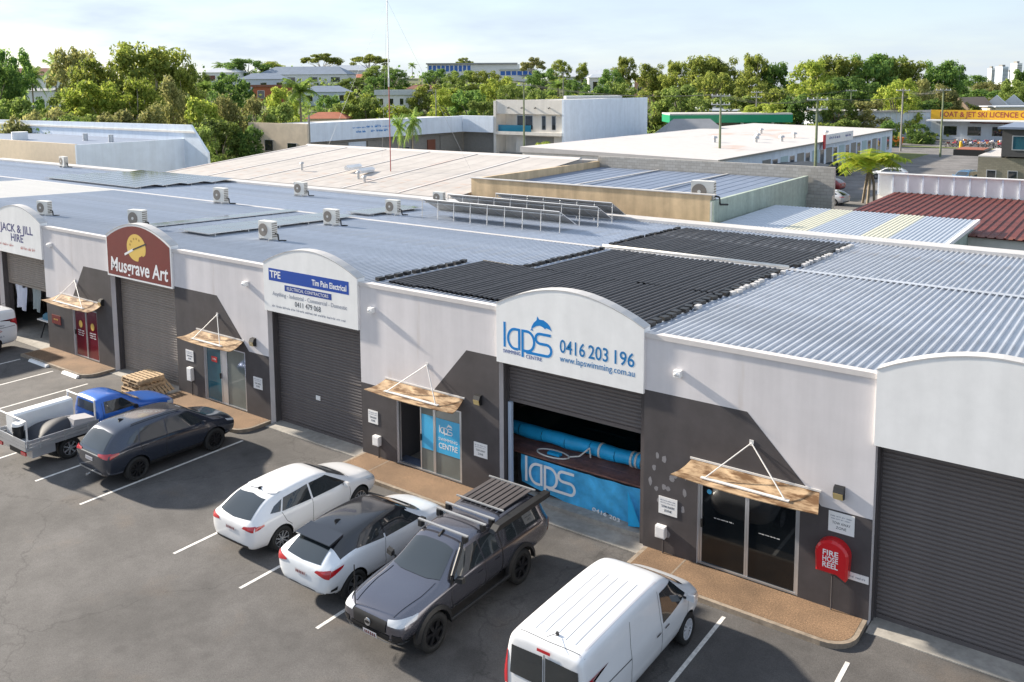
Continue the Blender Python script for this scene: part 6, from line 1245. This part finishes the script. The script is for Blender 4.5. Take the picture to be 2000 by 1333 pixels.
# named trees: (px, top row, width px, depth, kind, leaf, label)
T = [
 (290,80,180,150,'gum','gum','tallest yellow green gum tree at left of the skyline'),(200,105,150,146,'gum','gum','broad gum tree left of the tallest gum'),(150,92,120,165,'gum','olive','thin topped gum tree at upper left'),(350,120,90,152,'gum','gum','gum tree at the right flank of the tall gum'),
 (190,150,160,132,'gum','lime','bright green gum in front of the tall gums'),(260,150,120,130,'gum','lime','bright mid height gum below the tallest gum'),(130,175,110,135,'round','mid','rounded tree at lower left of the gums'),(335,155,95,122,'cone','olive','brownish casuarina right of the bright gum'),(300,200,110,118,'cone','olive','olive casuarina just above the white shed'),
 (20,95,110,170,'round','dark','dark tree at the left edge'),(-20,120,120,160,'round','dark','dark tree cut by the left edge'),(60,125,60,190,'palm','palm','palm on the skyline left of the gums'),(105,100,60,180,'palm','palm','palm at upper left beside the thin gum'),
 (20,190,120,125,'bush','mid','low mixed scrub at left edge'),(90,205,120,120,'bush','olive','olive scrub left of the bright gums'),(160,215,120,118,'bush','mid','scrub below the bright gum'),(230,215,120,115,'bush','olive','olive scrub behind the raised hall'),(45,215,110,112,'bush','olive','olive scrub behind the stained parapet shed'),(120,225,120,110,'bush','dark','dark scrub behind the white shed roof'),(395,190,90,118,'bush','lime','lime shrub at right foot of the gums'),
 (440,185,100,125,'cone','olive','brown casuarina behind the end of the white shed'),(490,190,100,128,'cone','olive','brown casuarina left of the boat warehouse'),(430,230,110,112,'bush','mid','green scrub left of the boat warehouse'),(480,240,80,113,'bush','dark','dark scrub against the stained end wall'),(385,240,80,105,'bush','mid','green scrub at the raked end of the white shed'),(540,200,90,130,'bush','mid','green scrub above the stained end wall'),
 (450,143,95,205,'round','dark','large dark round tree on the slope'),(400,155,50,230,'palm','palm','palm left of the dark round tree'),(385,140,55,260,'round','mid','small tree beside the hill house'),(585,148,85,160,'palm','palm','big palm in front of the brick house'),(550,170,70,190,'round','lime','lime tree left of the big palm'),(640,185,60,190,'round','dark','dark tree right of the big palm'),(700,180,85,185,'round','lime','lime round tree above the terracotta hip roof'),(665,195,80,180,'bush','mid','green shrub behind the terracotta hip roof'),(720,190,70,180,'round','mid','rounded tree left of the radio mast'),(775,200,100,175,'bush','lime','lime shrub behind the warehouse palms'),
 (480,115,100,340,'round','dark','ridge tree above the small white house'),(535,118,70,345,'gum','gum','gum on the ridge above the slate roofs'),(430,120,45,350,'palm','palm','palm on the ridge at left'),(628,102,80,360,'flat','gum','umbrella tree on the ridge, left of two'),(720,102,75,360,'flat','gum','umbrella tree on the ridge beside the mast'),(805,122,22,360,'palm','palm','thin palm on the ridge left of the school'),(907,111,38,400,'flat','gum','small umbrella tree behind the school roof'),(690,152,70,300,'bush','mid','green shrub on the slope by the salmon house'),(740,128,70,320,'round','mid','tree right of the white gabled ridge house'),(770,135,60,300,'round','dark','dark tree below the school at left'),(735,150,60,290,'bush','dark','dark shrub below the ridge'),
 (850,135,60,300,'round','dark','dark tree under the left end of the school'),(900,138,80,290,'round','mid','green tree under the school windows'),(950,138,70,285,'round','gum','yellow green tree under the school roof'),(835,165,90,230,'round','gum','yellow green tree right of the verandah house'),(880,172,90,205,'round','lime','lime tree behind the warehouse roof'),(920,175,90,200,'round','dark','dark tree behind the warehouse roof'),(975,150,80,240,'round','lime','lime tree left of the two storey block'),(940,190,80,180,'bush','mid','green scrub behind the warehouse corner'),(1000,165,70,215,'round','mid','tree behind the green power pole'),
 (1042,110,52,330,'flat','olive','dark umbrella tree right of the school wing'),(1095,117,45,320,'round','gum','round yellow green tree on the ridge'),(1135,120,35,320,'gum','gum','slim gum right of the round ridge tree'),(1060,135,70,280,'round','dark','dark tree below the umbrella tree'),(1090,150,60,240,'palm','palm','palms above the two storey block'),(1130,155,60,235,'round','dark','dark tree above the two storey block'),(1050,170,80,200,'bush','mid','green scrub left above the two storey block'),(1100,180,90,190,'bush','gum','yellow scrub above the two storey block'),(1165,165,80,210,'round','dark','dark tree above the blank side wall'),
 (1220,110,60,290,'gum','gum','tall slim gum left of centre right'),(1195,135,55,280,'round','dark','dark tree left of the slim gum'),(1280,120,75,270,'gum','gum','gum tree behind the dark red roof'),(1210,160,90,220,'round','mid','green tree above the blank side wall'),(1270,170,90,205,'bush','gum','olive green scrub right of the blank wall'),(1330,165,110,200,'bush','mid','green scrub behind the grey hip shed'),(1320,118,80,250,'gum','gum','gum tree at left end of the tall gum belt'),
 (1370,106,90,235,'gum','gum','tall gum, first of the tall belt'),(1420,105,90,235,'gum','gum','tall gum, second of the tall belt'),(1470,104,90,240,'gum','gum','tall gum, third of the tall belt'),(1510,120,80,240,'gum','dark','darker gum at right end of the tall belt'),(1395,140,110,215,'round','gum','yellow green tree at the foot of the tall belt'),(1460,150,110,210,'round','gum','yellow green tree low in the tall belt'),(1440,180,100,190,'bush','mid','green hedge behind the service station'),(1500,172,110,190,'round','gum','yellow green tree above the pale shed'),(1555,180,90,185,'bush','dark','dark scrub above the pale shed'),(1380,185,90,185,'bush','mid','green scrub left of the service station pole'),(1490,200,120,178,'bush','lime','lime hedge behind the green canopy'),
 (1590,116,110,230,'gum','lime','yellow green gum left of the big dark gums'),(1640,105,100,232,'gum','gum','gum tree above the shop poles'),(1690,98,120,232,'gum','dark','tall dark gum in the right belt'),(1740,106,90,235,'gum','mid','gum between the two tall dark gums'),(1770,112,90,236,'gum','gum','gum right of centre of the right belt'),(1830,112,110,238,'gum','dark','broad dark gum at right end of the belt'),(1860,125,70,240,'gum','dark','last dark gum of the right belt'),(1650,150,110,205,'round','dark','dark tree low in the right belt'),(1590,160,100,205,'round','lime','bright tree low in the right belt'),(1755,155,95,190,'round','lime','vivid lime tree behind the white sheds'),(1790,155,70,200,'round','olive','russet topped tree beside the lime tree'),(1700,160,100,205,'round','dark','dark undergrowth left of the lime tree'),(1840,165,110,210,'cone','olive','bare brownish tree at right of the belt'),(1690,190,90,185,'bush','olive','low scrub behind the sheds'),(1640,185,90,185,'bush','mid','green scrub behind the sheds, left'),(1810,190,110,195,'bush','dark','dark hedge behind the bike yard'),
 (1900,147,80,420,'round','dark','dark tree at the right skyline'),(1940,160,90,330,'round','olive','olive tree below the skyline towers'),(1985,155,70,260,'round','mid','green tree under the white tower'),(1995,130,40,300,'gum','dark','thin gum at the right edge'),(1930,175,110,290,'bush','dark','dark scrub below the skyline towers'),(1870,195,100,215,'bush','gum','yellow scrub left of the brown gable'),(1990,185,90,270,'bush','mid','green scrub at the right edge'),
 (1068,277,70,124,'bush','lime','yellow green bush in front of the two storey block'),(778,218,38,92,'palm','palm','slim palm in front of warehouse fascia, left of two'),(805,205,45,90,'palm','palm','slim palm in front of warehouse fascia, right of two'),(1650,232,90,168,'bush','mid','green hedge behind the white shop roof'),(1735,232,40,165,'bush','dark','dark round bush beside the pale shed'),(1800,240,50,172,'bush','dark','dark bush left of the bike yard'),(1590,240,60,168,'bush','lime','lime hedge behind the shops')]
for a in T: tree(*a)
# the yellow palm by the street
p = upz(1694, 398, G); t = thing('palm_tree', 'leaning yellow green palm cluster beside the ribbed parapet', 'palm', (p.x, p.y, G), 0); me, wm = palm_mesh(21, 38, 1.25); me.materials.append(LM['ypalm']); hh = upd(1705, 296, (p-CAM).dot(fw)).z-G
o = link('fronds', me, t); o.scale = (hh*2.3, hh*2.3, hh*1.08); 
for i, (a, b) in enumerate(((0,0),(.35,.2),(-.3,.1),(.1,-.3))): MB().tube([(a*1.6,b*1.6,0),(a*1.1+.1,b,hh*.4),(0.05*i,0,hh*.76)], .13, 7).build('trunk', M_pbark, t)
# far ground cover: distant tree belt out to the horizon, read as one mass
r = random.Random(5); V = []; F = []
for i in range(9000):
    d = r.uniform(430, 1500); s = r.uniform(-.75,.75); q = cp+f2*d+r2*(s*d); z0 = terr(q.x, q.y); c = Vector((q.x, q.y, z0+r.uniform(0,1)**1.5*7))
    for j in range(3):
        nrm = Vector((r.gauss(0,1), r.gauss(0,1), r.gauss(.4,1))).normalized(); a = nrm.orthogonal().normalized(); b = nrm.cross(a); sz = r.uniform(.4,1.1); k = len(V); e = c+Vector((r.uniform(-3,3), r.uniform(-3,3), r.uniform(-2,2))); V += [e-a*sz, e+b*sz*.8, e+a*sz, e-b*sz*.8]; F.append((k,k+1,k+2,k+3))
me = bpy.data.meshes.new('distant_woodland'); me.from_pydata(V, [], F); me.materials.append(LM['dark']); o = link('distant_woodland', me); o['kind'] = 'stuff'; o['label'] = 'far belt of trees along the horizon'; o['category'] = 'woodland'
# undergrowth between the trees on the slope, read as one mass
V = []; F = []
for i in range(9000):
    d = r.uniform(168, 330); s = r.uniform(-.70,.66); q = cp+f2*d+r2*(s*d)
    if 4 < q.x < 62 and q.y < 196: continue
    z0 = terr(q.x, q.y); c = Vector((q.x, q.y, z0+r.uniform(0,1)**2*2.6))
    for j in range(4):
        nrm = Vector((r.gauss(0,1), r.gauss(0,1), r.gauss(.4,1))).normalized(); a = nrm.orthogonal().normalized(); b = nrm.cross(a); sz = r.uniform(.3,.8); k = len(V); e = c+Vector((r.uniform(-1.2,1.2), r.uniform(-1.2,1.2), r.uniform(-.6,.8))); V += [e-a*sz, e+b*sz*.8, e+a*sz, e-b*sz*.8]; F.append((k,k+1,k+2,k+3))
me = bpy.data.meshes.new('undergrowth'); me.from_pydata(V, [], F); me.materials.append(LM['mid']); o = link('undergrowth', me); o['kind'] = 'stuff'; o['label'] = 'green undergrowth between the trees on the slope'; o['category'] = 'undergrowth'
